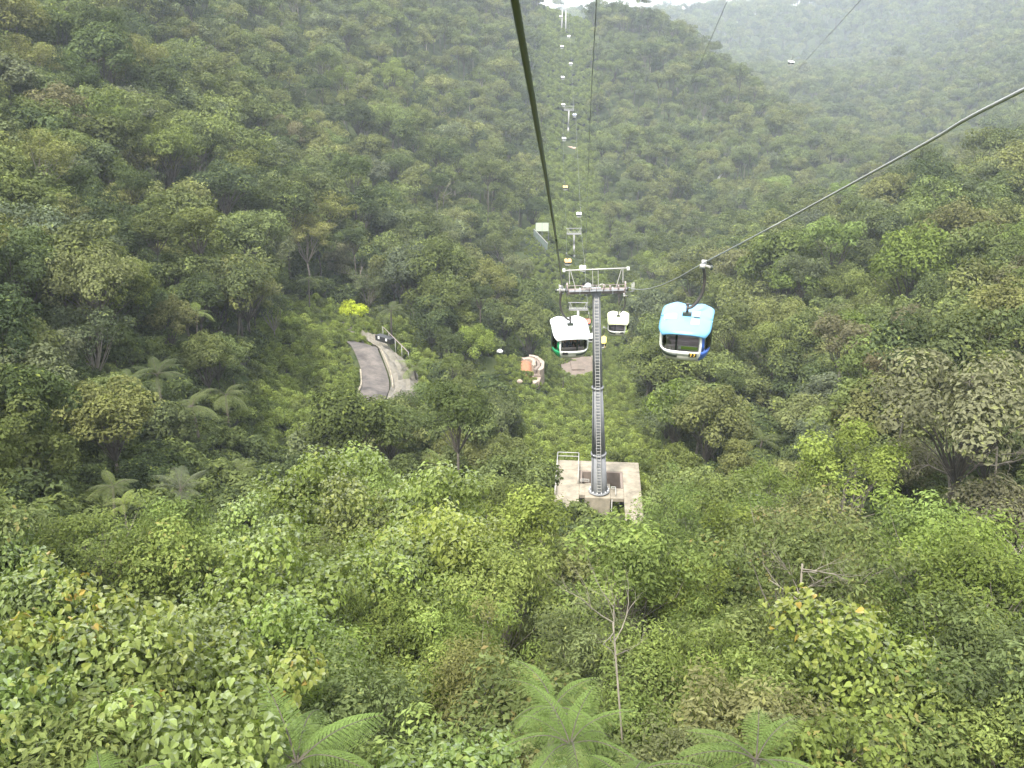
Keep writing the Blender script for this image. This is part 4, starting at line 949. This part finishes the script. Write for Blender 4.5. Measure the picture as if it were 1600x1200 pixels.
def make_gondola(kind, s, label, detail=2):
    """s = +1: rope and door on the right of the cabin, -1: on the left. Origin at the cabin floor."""
    mr, ms_ = PM[kind]; root = empty('gondola'); tag(root, label, 'gondola', LBL)
    B = lambda mb, name, m, par=root: flip(mb, s).build(name, m, par)
    rf = link('roof', roof_mesh(mr, M_gdark), root)
    if s < 0: rf.scale = (-1, 1, 1)
    # lower body, sill and dark sweep
    mb = shell(0, 360, 0, .47, 40, 5); mb.add([(*[c * 1 for c in se(R(i * 9), 1.065 * .76, 1.08 * .76)], .0) for i in range(40)], [tuple(range(39, -1, -1))]); B(mb, 'lower_body', M_lower)
    B(shell(192, 305, 0, 0, 24, 2, off=.012, th=.02, zt=(lambda t: .30 + .16 * max(0, .5 - t) ** 2 * 4, lambda t: .50 + .16 * max(0, .45 - t) ** 2 * 4)), 'sill_band', M_creamw)
    B(shell(196, 264, 0, 0, 18, 2, off=.026, th=.02, zt=(lambda t: .185 + .20 * (1 - t) ** 2.2 , lambda t: .34 + .23 * (1 - t) ** 2.2)), 'dark_stripe', M_gdark)
    if detail > 0:
        mb = shell(312, 408, .0, 1.55, 18, 8, off=.010, th=.03)
        # door panel on the outer side: a frame of four strips round its window
        mb = MB(); shell(306, 402, .02, .50, 16, 3, off=.016, mb=mb); shell(306, 316, .50, 1.6, 3, 4, off=.016, mb=mb); shell(393, 402, .50, 1.6, 3, 4, off=.016, mb=mb); shell(316, 393, 1.42, 1.6, 12, 1, off=.016, mb=mb)
        dr = B(mb, 'door', ms_); B(shell(316, 393, .5, 1.42, 12, 4, off=.004, th=.012), 'door_window', M_glass, dr)
        B(shell(356, 364, .5, 1.42, 2, 4, off=.02, th=.02), 'door_seam', M_gdark, dr)
        B(shell(300, 306, .0, 1.62, 2, 6, off=.022), 'pillar', M_creamw); B(shell(402, 408, .0, 1.62, 2, 6, off=.02), 'pillar', M_creamw)
        B(shell(200, 217, .44, 1.62, 5, 5, off=.014), 'pillar', M_creamw); B(shell(142, 160, .44, 1.62, 5, 5, off=.014), 'pillar', M_creamw)
        B(shell(217, 300, .44, 1.6, 24, 4, off=-.006, th=.012), 'front_window', M_glass)
        B(shell(48, 142, .44, 1.6, 24, 4, off=-.006, th=.012), 'rear_window', M_glass)
        B(shell(160, 200, .44, 1.6, 10, 4, off=-.006, th=.012), 'side_window', M_glass)
        q = MB(); k = prof(.9); q.bar((-.28, -1.08 * prof(.45) + .07, .46), (-.28, -1.08 * prof(1.4) + .07, 1.40), .085, .05); B(q, 'mullion', M_gdark)
        for sy in (-.62, .62):
            q = MB(); q.box((0, sy, .42), (1.45, .42, .06)); q.box((0, sy * 1.33, .72 if sy > 0 else .56), (1.45, .06, .5 if sy > 0 else .22)); q.box((0, sy, .22), (1.3, .3, .34)); B(q, 'bench', M_seat)
        q = MB(); q.box((0, 0, .045), (1.4, 1.5, .03)); B(q, 'cabin_floor', M_floor_in)
        q = MB(); q.box((0, .93, 1.0), (1.5, .03, .05)); q.box((0, .93, .86), (1.5, .03, .05)); B(q, 'guard_bar', M_seat)
    else:
        B(shell(0, 360, .45, 1.4, 20, 2, off=-.01, th=.02), 'window_band', M_glass if detail else M_gdark)
    if detail > 1:
        pl = MB(); x0, y0 = se(R(297), 1.065 * prof(.33), 1.08 * prof(.33)); pl.box((.42, surf_y(.42, .36, .01), .36), (.32, .05, .17), M=Matrix.Rotation(R(9), 4, 'Z')); plate = B(pl, 'number_plate', M_black)
        if kind == 'blue':
            for dx in (-.068, .068):
                cx = .42 + dx; q = MB(); Y = surf_y(.42, .36, .01) - .03 + dx * .16
                q.box((cx, Y, .415), (.092, .012, .026)); q.add([(cx + .018, Y - .007, .403), (cx + .046, Y - .007, .403), (cx + .006, Y - .007, .298), (cx - .026, Y - .007, .298)], [(3, 2, 1, 0)]); q.add([(cx + .018, Y + .006, .403), (cx + .046, Y + .006, .403), (cx + .006, Y + .006, .298), (cx - .026, Y + .006, .298)], [(0, 1, 2, 3)]); tag(q.build('digit', M_digit, plate), 'yellow figure 7')
            q = MB(); q.box((.20, -.90, .60), (.80, .02, .14), M=Matrix.Rotation(0, 4, 'Z')); B(q, 'notice_strip', M_sign)
            q = MB(); q.box((-.14, -.912, .60), (.12, .012, .12)); B(q, 'notice_mark', M_stk)
            q = MB(); q.box((-.55, -.86, .53), (.10, .02, .09)); q.box((-.42, -.88, .52), (.06, .02, .07)); B(q, 'sticker', M_stk)
            st = patch(-.66, -.30, .50, .34, M_stk, 'roof_sticker', rf, rz=R(6)); patch(-.66, -.31, .38, .20, M_stkp, 'sticker_print', rf, off=.02, rz=R(6))
            patch(.36, .05, .30, .42, M_stk, 'roof_sticker', rf); patch(.37, .12, .22, .18, M_stko, 'sticker_print', rf, off=.02); patch(.40, -.58, .32, .36, M_stk, 'roof_sticker', rf)
            q = MB(); q.bar((.30, -.28, roof_z(.30, -.28) + .02), (.56, -.28, roof_z(.56, -.28) + .02), .05, .03); q.build('roof_slot', M_gdark, rf)
        elif kind == 'white':
            for i in range(5): patch(-(.36 + i * .075), -.18 - i * .012, .055, .10 + .03 * (i % 2), M_galv, 'roof_lettering', rf, off=.012)
            patch(.52, -.2, .06, .06, M_galv, 'roof_mark', rf)
    # hanger and grip
    zt = roof_z(0, -.1)
    q = MB(); q.box((0, -.12, zt + .05), (.36, .22, .14)); B(q, 'roof_mount', M_gdark)
    q = MB(); q.tube([(0, -.12, zt + .08), (0, -.1, zt + .42)], .055, 8); q.box((0, -.1, zt + .46), (.14, .12, .08))
    path = [(0, -.1, zt + .30), (.18, -.06, zt + .36), (.40, -.03, zt + .62), (.56, 0, zt + 1.0), (.60, 0, zt + 1.4), (.58, 0, zt + 1.75), (.50, 0, zt + 2.1)]
    q.tube(smooth_path([Vector(p) for p in path], 4), .066, 8); B(q, 'hanger_arm', M_hang)
    gp = empty('grip', (0, 0, 0), 0, root)
    gzz = zt + 2.22
    q = MB(); q.box((.50, 0, gzz - .06), (.14, .55, .14)); q.box((.50, 0, gzz), (.09, .34, .11)); q.build if 0 else B(q, 'grip_body', M_galv, gp)
    for yy in (-.36, .36):
        q = MB(); q.tube([(.40, yy, gzz - .02), (.60, yy, gzz - .02)], .085, 8); B(q, 'grip_roller', M_rail, gp)
    q = MB(); q.bar((.5, 0, gzz - .05), (.88, .05, gzz - .16), .07, .07); B(q, 'spring_arm', M_rail, gp)
    q = MB(); q.tube([(.84, .05, gzz - .08), (.84, .05, gzz - .26)], .06, 8); B(q, 'spring', M_gdark, gp)
    root['gripz'] = gzz
    return root
def hang(root, grip, s, yaw):
    gv = Matrix.Rotation(yaw, 3, 'Z') @ Vector((.5 * s, 0, root['gripz'])); root.location = grip - gv + Vector((0, 0, -.02)); root.rotation_euler = (0, 0, yaw); del root['gripz']
white = make_gondola('white', -1, 'large white gondola with green door and people inside, left of the nearest pylon'); hang(white, ropeL[-1], -1, R(7))
blue = make_gondola('blue', 1, 'sky blue roofed gondola numbered 77 hanging alone right of the nearest pylon'); hang(blue, ropeR[-1], 1, -R(16))
for g_, sd, kind, lab in gond:
    d = proj(*g_)[2]; o = make_gondola(kind, 1 if sd == 'R' else -1, lab, 2 if d < 120 else (1 if d < 260 else 0)); hang(o, g_, 1 if sd == 'R' else -1, -R(6) if sd == 'R' else R(3))
    if kind in ('orange',) and d < 420: pass
o = make_gondola('white', 1, 'lone white gondola high in front of the hazy far hill', 0); hang(o, lone, 1, R(20))

# passengers in the white gondola
def skin_body(name, V, E, Rd, m, par, sub=1):
    me = bpy.data.meshes.new(name); me.from_pydata(V, E, []); me.materials.append(m); o = link(name, me, par)
    md = o.modifiers.new('skin', 'SKIN'); me.skin_vertices.new() if not me.skin_vertices else None
    for i, r in enumerate(Rd): me.skin_vertices[0].data[i].radius = (r, r) if not isinstance(r, tuple) else r
    me.skin_vertices[0].data[0].use_root = True
    sb = o.modifiers.new('sub', 'SUBSURF'); sb.levels = sb.render_levels = sub
    for f in me.polygons: f.use_smooth = True
    return o
M_skin = paint('skin_tone', (.42, .25, .17), .6, var=.05); M_hair = paint('hair_black', (.015, .012, .01), .5)
M_cl = {'red': paint('shirt_red', (.62, .06, .05), .8), 'pink': paint('shirt_pink', (.65, .28, .26), .8), 'black': paint('shirt_black', (.03, .03, .035), .8), 'grey': paint('shirt_grey', (.22, .23, .26), .8)}
M_jean = paint('trousers_dark', (.05, .06, .09), .8)
def passenger(cab, x, y, facing, cloth, label):
    root = empty('person'); root.location = (0, 0, 0); tag(root, label, 'person', 'passengers in the white gondola')
    V = [(0, 0, .10), (0, .02, .32), (0, .03, .47), (0, .02, .57), (0, -.01, .66), (0, -.02, .76), (.17, .02, .46), (.21, -.06, .24), (.13, -.24, .14), (-.17, .02, .46), (-.21, -.06, .24), (-.13, -.24, .14),
         (.09, -.06, .08), (.11, -.42, .06), (.11, -.46, -.28), (.11, -.56, -.33), (-.09, -.06, .08), (-.11, -.42, .06), (-.11, -.46, -.28), (-.11, -.56, -.33)]
    E = [(0, 1), (1, 2), (2, 3), (3, 4), (4, 5), (2, 6), (6, 7), (7, 8), (2, 9), (9, 10), (10, 11), (0, 12), (12, 13), (13, 14), (14, 15), (0, 16), (16, 17), (17, 18), (18, 19)]
    Rd = [.13, .12, .11, .05, .085, .07, .055, .045, .035, .055, .045, .035, .085, .065, .045, .035, .085, .065, .045, .035]
    skin_body('body', V, E, Rd, M_skin, root)
    skin_body('shirt', [V[i] for i in (0, 1, 2, 6, 7, 9, 10)], [(0, 1), (1, 2), (2, 3), (3, 4), (2, 5), (5, 6)], [.145, .14, .125, .068, .058, .068, .058], M_cl[cloth], root)
    skin_body('trousers', [(0, 0, .09)] + [V[i] for i in (12, 13, 14, 16, 17, 18)], [(0, 1), (1, 2), (2, 3), (0, 4), (4, 5), (5, 6)], [.14, .10, .08, .06, .10, .08, .06], M_jean, root)
    mb = MB(); mb.tube([(0, .02, .66), (0, .015, .74), (0, 0, .80), (0, 0, .825)], [.10, .105, .07, .02], 10); mb.build('hair', M_hair, root)
    M_ = cab.matrix_basis @ Matrix.Translation((x, y, .44)); root.location = M_.translation; root.rotation_euler = (0, 0, cab.rotation_euler.z + facing)
    return root
passenger(white, -.52, .50, 0, 'red', 'passenger in a red shirt on the left side of the white gondola')
passenger(white, -.02, .50, 0, 'pink', 'passenger in a pinkish red shirt in the middle of the white gondola')
passenger(white, .48, .50, 0, 'black', 'passenger in black facing forward on the right side of the white gondola')
passenger(white, .30, -.48, math.pi, 'black', 'passenger in black seated with back to the front window of the white gondola')

# ---------------------------------------------------------------- concrete platform below the nearest tower
PZ = -48.15
pr = empty('concrete_platform', (9.0, 89.8, PZ), -R(4.5)); tag(pr, 'stained concrete platform with an open pit around the foot of the nearest pylon', 'platform')
def slab(x0, x1, y0, y1, z0, z1, name, m=M_conc, par=pr, label=None):
    mb = MB(); mb.box(((x0 + x1) / 2, (y0 + y1) / 2, (z0 + z1) / 2), (x1 - x0, y1 - y0, z1 - z0)); o = mb.build(name, m, par)
    if label: tag(o, label)
    bv = o.modifiers.new('bevel', 'BEVEL'); bv.width = .05; bv.segments = 2; return o
slab(-4.5, 4.6, 4.1, 6.4, -.45, .0, 'deck_slab'); slab(2.75, 4.6, -7.0, 4.095, -.45, -.004, 'deck_slab'); slab(-4.5, -1.9, -4.5, 4.095, -.45, -.006, 'deck_slab')
slab(-1.895, -1.0, -1.5, 1.0, -.45, -.010, 'deck_slab')
slab(-1.3, 1.35, -2.3, .9, -3.2, .12, 'pedestal'); slab(1.355, 2.745, -2.0, .2, -.45, -.012, 'deck_slab')
slab(-4.5, -4.15, -7.5, 6.4, -5, -.46, 'retaining_wall'); slab(4.25, 4.6, -7.0, 6.4, -5, -.46, 'retaining_wall'); slab(-4.14, 4.24, 6.05, 6.4, -5, -.46, 'retaining_wall')
slab(-1.9, 2.75, 3.8, 4.09, -3.5, -.02, 'pit_wall', M_conc2); slab(-1.85, -1.6, 1.1, 3.79, -3.5, -.02, 'pit_wall', M_conc2); slab(2.46, 2.74, .3, 3.79, -3.5, -.02, 'pit_wall', M_conc2)
slab(-4.1, 2.7, -7.4, -4.6, -2.6, -2.2, 'lower_slab')
def railing(P, hgt, name, par, posts=True, r=.04):
    mb = MB(); P = [Vector(p) for p in P]
    for a, b in zip(P[:-1], P[1:]):
        for hz_ in (hgt, hgt * .55): mb.tube([a + Vector((0, 0, hz_)), b + Vector((0, 0, hz_))], r, 6)
    for p in P: mb.tube([p, p + Vector((0, 0, hgt))], r, 6)
    return mb.build(name, M_rail, par)
railing([(-4.4, 6.3, 0), (-2.05, 6.3, 0)], 1.0, 'railing', pr, r=.05); railing([(-4.4, 6.3, 0), (-4.4, 1.0, 0), (-4.4, -2.2, 0)], .95, 'railing', pr, r=.045); railing([(-2.05, 6.3, 0), (-2.05, 3.6, 0), (-2.05, .9, 0)], .95, 'railing', pr, r=.045)
railing([(-1.8, 1.0, 0), (-.9, 1.0, 0)], .5, 'railing', pr, r=.04); railing([(1.45, -.2, 0), (1.9, -.2, 0), (1.9, -1.6, 0)], .35, 'railing', pr, r=.04); railing([(-4.1, -6.5, -2.2), (-1.0, -6.5, -2.2)], 1.0, 'railing', pr, r=.045)
mb = MB(); mb.tube([(1.5, -2.36, 0), (1.5, -2.36, -3.2)], .05, 6); mb.build('drain_pipe', M_rail, pr)
# slab under the pylon behind the white gondola, small bases farther up
def base_slab(px, py, d, w, l, h, label, m=M_conc2, dx=0):
    p = at(px, py, d); r0 = empty('foundation_slab', (p.x + dx, p.y, p.z + .9)); tag(r0, label, 'foundation', 'foundations of the far pylons')
    slab(-w / 2, w / 2, -l / 2, l / 2, -h, 0, 'slab', m, r0); slab(w / 2 + .02, w / 2 + .5, -l / 2, l / 2, -h, .35, 'kerb', M_conc, r0); slab(-w * .2, w * .2, -l * .2, l * .2, .003, .5, 'plinth', m, r0)
    return r0
base_slab(902, 577, 286, 9.5, 17, 4.0, 'brown concrete slab under the pylon behind the white gondola')
base_slab(890, 233, 557, 8, 6, 3.0, 'pinkish concrete base of the pylon half way up the far hill', paint('pinkish_concrete', (.5, .36, .30), .9))

# ---------------------------------------------------------------- road, drain, culvert and rail on the left
def ribbon(P, w, name, m, lift, th=.0, nw=4, edge=0.0, seed=0):
    g = random.Random(seed); P = smooth_path([Vector(p) for p in P], 5); mb = MB(); vs = []
    for i, p in enumerate(P):
        t = P[min(i + 1, len(P) - 1)] - P[max(i - 1, 0)]; t.z = 0; t.normalize(); s = Vector((t.y, -t.x, 0)); ww = w(i / (len(P) - 1)) if callable(w) else w
        for k in range(nw + 1):
            q = p + s * ww * (k / nw - .5); q += s * (g.uniform(-edge, edge) if k in (0, nw) else 0); base = p.z if th is None else sheet(q.x, q.y)
            vs.append((q.x, q.y, base + lift))
    mb.add(vs, [(i * (nw + 1) + k, i * (nw + 1) + k + 1, (i + 1) * (nw + 1) + k + 1, (i + 1) * (nw + 1) + k) for i in range(len(P) - 1) for k in range(nw)], 0, True)
    return mb.build(name, m)
M_road, nt, out = mat('worn_asphalt')
b = N(nt, 'ShaderNodeBsdfPrincipled', Roughness=.85); tc = N(nt, 'ShaderNodeTexCoord'); n1 = N(nt, 'ShaderNodeTexNoise', Scale=.35, Detail=7.0, Roughness=.7); n2 = N(nt, 'ShaderNodeTexNoise', Scale=5.0, Detail=5.0)
nt.links.new(tc.outputs['Object'], n1.inputs['Vector']); nt.links.new(tc.outputs['Object'], n2.inputs['Vector'])
cr = N(nt, 'ShaderNodeValToRGB'); cr.color_ramp.elements[0].position = .38; cr.color_ramp.elements[1].position = .64; cr.color_ramp.elements[0].color = (.058, .050, .047, 1); cr.color_ramp.elements[1].color = (.17, .145, .125, 1)
nt.links.new(n1.outputs[0], cr.inputs[0]); mx = N(nt, 'ShaderNodeMixRGB', blend_type='MULTIPLY'); mx.inputs[0].default_value = .35; nt.links.new(cr.outputs[0], mx.inputs[1]); nt.links.new(n2.outputs[0], mx.inputs[2]); nt.links.new(mx.outputs[0], b.inputs[0]); nt.links.new(b.outputs[0], out.inputs[0])
rd = ribbon(RP, 3.9, 'road', M_road, .30, nw=8); tag(rd, 'narrow worn asphalt road curving down the left slope', kind='structure')
M_apron = paint('rough_rock_apron', (0.20, 0.178, 0.15), .95, scale=.9, dirt=(0.09, 0.085, 0.055), bump=1.0)
ap = off_path(RP[2:8], 4.3); g = random.Random(4)
mb = MB(); P_ = smooth_path(ap, 5); vs = []; nw = 8
for i, p in enumerate(P_):
    t = P_[min(i + 1, len(P_) - 1)] - P_[max(i - 1, 0)]; t.z = 0; t.normalize(); s = Vector((t.y, -t.x, 0)); ww = 4.6 * math.sin(math.pi * min(1, .12 + .8 * i / len(P_))) ** .6 + .3
    for k in range(nw + 1):
        q = p + s * (-2.1 + ww * k / nw); vs.append((q.x, q.y, sheet(q.x, q.y) + .45 + g.uniform(0, .45) * (1 if k > 1 else .2) + .25 * math.sin(k * 2.1 + i * .4)))
mb.add(vs, [(i * (nw + 1) + k, i * (nw + 1) + k + 1, (i + 1) * (nw + 1) + k + 1, (i + 1) * (nw + 1) + k) for i in range(len(P_) - 1) for k in range(nw)])
tag(mb.build('rock_outcrop', M_apron), 'pale rough rock shoulder along the outer edge of the road bend', 'rock')
kb = MB(); kp = smooth_path(off_path(RP[0:5], -2.05), 4)
for a, b_ in zip(kp[:-1], kp[1:]): a2 = Vector((a.x, a.y, sheet(a.x, a.y) + .38)); b2 = Vector((b_.x, b_.y, sheet(b_.x, b_.y) + .38)); kb.bar(a2, b2, .22, .3)
tag(kb.build('road_kerb', M_conc), 'pale concrete kerb on the inner edge of the road bend', kind='structure')
kp = smooth_path(off_path(RP[3:7], 2.5), 4); kb = MB()
for a, b_ in zip(kp[:-1], kp[1:]): a2 = Vector((a.x, a.y, sheet(a.x, a.y) + .5)); b2 = Vector((b_.x, b_.y, sheet(b_.x, b_.y) + .5)); kb.bar(a2, b2, .18, .35)
tag(kb.build('drain_edge', M_conc), 'thin concrete drain edge between the road and the rock shoulder', kind='structure')
# rail and dark culvert beyond the outcrop
ra, rb_ = at(598, 512, 162), at(638, 552, 152)
rr_ = empty('guard_rail', (0, 0, 0)); rr_.location = ra; tag(rr_, 'long pale pipe rail sloping down behind the rock shoulder of the road', 'railing')
q = MB(); q.tube([Vector((0, 0, .2)), rb_ - ra + Vector((0, 0, .2))], .06, 8); q.build('rail_pipe', M_pinkish, rr_)
for k in range(5):
    p = (rb_ - ra) * (k / 4); q = MB(); q.tube([p + Vector((0, 0, .2)), p + Vector((0, 0, -2.4))], .05, 6); q.build('post', M_rail, rr_)
cv = at(602, 527, 159); cr_ = empty('culvert', cv, R(-40)); tag(cr_, 'dark open culvert box with two white marks under the pipe rail', 'culvert')
q = MB(); q.box((0, 0, -.3), (3.6, 1.2, .9)); q.build('box', M_black, cr_)
for x in (-.9, .9): q = MB(); q.box((x, -.66, -.1), (.34, .12, .4)); q.build('marker', M_white, cr_)

# yellow green shrub above the road
bs = at(554, 487, 178); bz = gz(bs.x, bs.y); V, Fc, TI, C_, rad_, raw_ = crown_data(77, 3.0, 1.7, 22, 170, .42, .22, rc=.30, hollow=.8, low=-.1)
hb = max(.8, bs.z - bz); V = V + [0, 0, hb]; root = empty('yellow_shrub', (bs.x, bs.y, bz)); tag(root, 'bright yellow green shrub standing above the road bend', 'shrub')
cr_ = link('crown', fast_mesh('yellow_crown', V, Fc, M_leaf, tint=TI), root); cr_.color = (.37, .42, .04, 1); link('trunk', limbs(MB(), 3, hb, C_, .12, .4).mesh('yellow_trunk', M_bark), root)

# ---------------------------------------------------------------- curved concrete steps and orange soil left of the white gondola
wc = at(828, 566, 180); wz = wc.z
M_soilO = paint('orange_soil', (0.36, 0.15, 0.08), .95, scale=1.6, dirt=(.17, .11, .065), bump=.8); M_pale = paint('pale_weathered_concrete', (0.37, 0.30, 0.24), .9, scale=.8, dirt=(.19, .155, .12), bump=.6)
def curved_wall(c, r0, r1, a0, a1, z0, z1, n=16, jit=.12, seed=1, fall=0.0):
    g = random.Random(seed); mb = MB(); vs = []
    for i in range(n + 1):
        a = R(a0 + (a1 - a0) * i / n); f = fall * i / n
        for r, z in ((r0, z0 - f), (r0, z1 - f), (r1, z1 - f), (r1, z0 - f)): j = g.uniform(-jit, jit); vs.append((c[0] + (r + j) * math.cos(a), c[1] + (r + j) * math.sin(a) * 1.6, c[2] + z + g.uniform(-jit, jit) * .5))
    fs = [(i * 4 + k, i * 4 + (k + 1) % 4, i * 4 + 4 + (k + 1) % 4, i * 4 + 4 + k) for i in range(n) for k in range(4)] + [(3, 2, 1, 0), (n * 4, n * 4 + 1, n * 4 + 2, n * 4 + 3)]
    return mb.add(vs, fs)
wr = empty('curved_retaining_wall', wc); tag(wr, 'weathered curved concrete terraces left of the white gondola', 'retaining wall')
curved_wall((-.6, 0, 0), 1.1, 1.75, 120, -40, -2.5, .0, seed=2).build('terrace', M_pale, wr); curved_wall((-.4, 0, 0), 1.8, 2.35, 105, -55, -3, -.35, seed=3).build('terrace', M_conc2, wr)
curved_wall((-.3, -.1, 0), 2.4, 3.0, 85, -45, -3.5, -.1, seed=4, fall=.3).build('terrace', M_pale, wr); curved_wall((.1, -3.6, 0), .4, 1.9, 70, -75, -4.2, -1.6, seed=5).build('terrace', M_pale, wr)
q = MB(); q.box((1.3, -2.6, -2.2), (1.3, 2.2, 2.0)); q.build('side_block', M_conc2, wr)
q = MB(); g = random.Random(8); vs = []
for j in range(7):
    for i in range(18):
        a = i / 18 * 6.283; r_ = .3 + j * .42 * (1 + g.uniform(-.12, .12)); vs.append((-1.0 + r_ * 1.0 * math.cos(a), .5 + r_ * 1.9 * math.sin(a), -.25 - .13 * j * j * .6 + g.uniform(-.12, .12)))
q.add(vs, [(j * 18 + i, j * 18 + (i + 1) % 18, j * 18 + 18 + (i + 1) % 18, j * 18 + 18 + i) for j in range(6) for i in range(18)] + [tuple(range(17, -1, -1))], 0, True); o = q.build('soil_mound', M_soilO, wr)
def boulder(px, py, d, r, label, m, seed):
    g = np.random.default_rng(seed); import bmesh
    bm = bmesh.new(); bmesh.ops.create_icosphere(bm, subdivisions=2, radius=r)
    for v in bm.verts: v.co *= 1 + g.uniform(-.18, .18); v.co.z *= .7
    me = bpy.data.meshes.new('boulder'); bm.to_mesh(me); bm.free(); me.materials.append(m); p = at(px, py, d); return tag(link('boulder', me, None, (p.x, p.y, p.z)), label, 'rock')
boulder(781, 549, 176, .55, 'small white boulder left of the orange soil', M_white, 1); boulder(812, 596, 168, .5, 'pale boulder in the bushes below the curved terraces', M_pale, 2)
ob = boulder(807, 540, 186, 1.0, 'ochre earth bank above the curved terraces', paint('ochre_earth', (.34, .23, .11), .95, scale=2, dirt=(.16, .12, .07), bump=.6), 9); ob.scale = (2.0, .9, .7); ob.location.z = sheet(ob.location.x, ob.location.y) + .1

# ---------------------------------------------------------------- pale panels and netted fence beside the line
pp = at(847, 362, 344); pr2 = empty('panel_screen', pp); tag(pr2, 'two pale green white panels on posts beside the line left of the short pylon', 'panel screen')
M_panel = paint('pale_green_panel', (.50, .56, .43), .5, var=.08)
for x in (-1.15, 1.15): q = MB(); q.box((x, 0, 1.7), (2.2, .1, 3.0)); q.build('panel', M_panel, pr2)
for x in (-2.3, 0, 2.3): q = MB(); q.bar((x, .1, -3), (x, .1, 3.2), .12); q.build('post', M_galv, pr2)
f0, f1 = at(834, 368, 338), at(855.5, 391, 324); fr_ = empty('netted_fence', f0); tag(fr_, 'grey green netted fence sloping down below the pale panels', 'fence'); M_net = paint('grey_green_net', (.20, .26, .23), .8, var=.2, scale=1.0)
for k in range(6):
    a = (f1 - f0) * (k / 6); b_ = (f1 - f0) * ((k + .96) / 6); q = MB(); q.bar(a + Vector((0, 0, 1.1)), b_ + Vector((0, 0, 1.1)), .06, 2.3); q.build('net_panel', M_net, fr_)
    q = MB(); q.bar(a + Vector((0, -.05, -2)), a + Vector((0, -.05, 2.4)), .12); q.build('post', M_galv, fr_)
q = MB(); q.bar(Vector((0, 0, 2.35)), f1 - f0 + Vector((0, 0, 2.35)), .14); q.build('top_rail', M_rail, fr_)
# white and green sheets lying in the forest on the right
for px, py, d, w, l, rz, m_, lab in ((1124, 282, 470, 1.1, 5.0, -.6, M_white, 'white streak of fallen sheeting in the forest right of centre'), (1117, 271, 480, 3.6, 2.2, .3, paint('faded_green_sheet', (.36, .46, .36), .7), 'faded green sheet lying above the white streak')):
    p = at(px, py, d); g = random.Random(px); mb = MB(); vs = []
    for j in range(7):
        for i in range(4): vs.append(((i / 3 - .5) * w + g.uniform(-.2, .2), (j / 6 - .5) * l, g.uniform(0, .5) + (j / 6) * l * .5))
    mb.add(vs, [(j * 4 + i, j * 4 + i + 1, j * 4 + i + 5, j * 4 + i + 4) for j in range(6) for i in range(3)], 0, True); o = mb.build('sheeting', m_, None, (p.x, p.y, p.z + .5)); o.rotation_euler.z = rz
    sd_ = o.modifiers.new('thickness', 'SOLIDIFY'); sd_.thickness = .06; tag(o, lab, 'sheeting')

# ---------------------------------------------------------------- bare and pale branched trees
BARE = [(1530, 588, 60, 7.5, .18, 1.5, True, 'pale bare branched tree spreading flat over brown crowns at the right edge'), (1415, 612, 64, 6, .14, 1.4, True, 'thin pale bare branches over dull crowns on the right slope'),
 (1570, 700, 60, 6, .16, 1.5, True, 'bare branches against dark foliage low on the right edge'), (1362, 415, 205, 11, .25, 3, False, 'pale dead tree standing on the right slope above the gully'),
 (690, 262, 300, 14, .3, 3.5, False, 'pale dead tree on the middle left hillside'), (310, 190, 265, 13, .3, 4, False, 'pale bare tree with wide branches on the upper left hillside'), (295, 55, 350, 14, .3, 4, False, 'thin grey bare tree high on the left hillside'),
 (1237, 155, 640, 16, .4, 4, False, 'whitish dead tree on the hazy far hill'), (985, 985, 26.5, 4.2, .038, 1.2, False, 'bare pale stems standing free at the bottom centre'), (1265, 880, 33, 5, .055, 1.3, False, 'pale forked bare stem on the near right slope'),
 (1570, 860, 44, 5, .07, 2, True, 'tangle of thin pale branches in the dark at the right edge'), (470, 340, 205, 8, .2, 3, True, 'pale limbed tree above the head of the ravine'), (560, 375, 190, 8, .18, 2.8, True, 'pale spreading branches above the yellow green shrub'),
 (1500, 740, 62, 7, .24, 1.6, False, 'leaning pale brown trunk at the foot of the right slope'), (925, 75, 640, 15, .4, 3, False, 'pale slim dead tree on the ridge right of the highest pylon')]
for k, (px, py, d, h, r_, L_, fl, lab) in enumerate(BARE):
    p = at(px, py, d); g0 = gz(p.x, p.y); bare_tree(p.x, p.y, max(p.z - g0, h * .6) if d < 120 else h, lab, 100 + k, r_ * (.5 if d > 35 else .8), L_, flat=fl)

# ---------------------------------------------------------------- haze: one closed box of even thin mist round the whole place
HZ0, HZ1 = float(co[:, 2].min()) - 3, float(co[:, 2].max()) + 45
mb = MB(); mb.box((0, 1100, (HZ0 + HZ1) / 2), (3400, 3100, HZ1 - HZ0))
m, nt, out = mat('thin_mist'); pv = N(nt, 'ShaderNodeVolumePrincipled'); pv.inputs['Color'].default_value = (.80, .88, 1, 1); pv.inputs['Density'].default_value = 0.00024; pv.inputs['Anisotropy'].default_value = 0.1
nt.links.new(pv.outputs[0], out.inputs['Volume'])
hz = mb.build('haze', m); tag(hz, 'pale mist thickening over the far hills', kind='stuff')
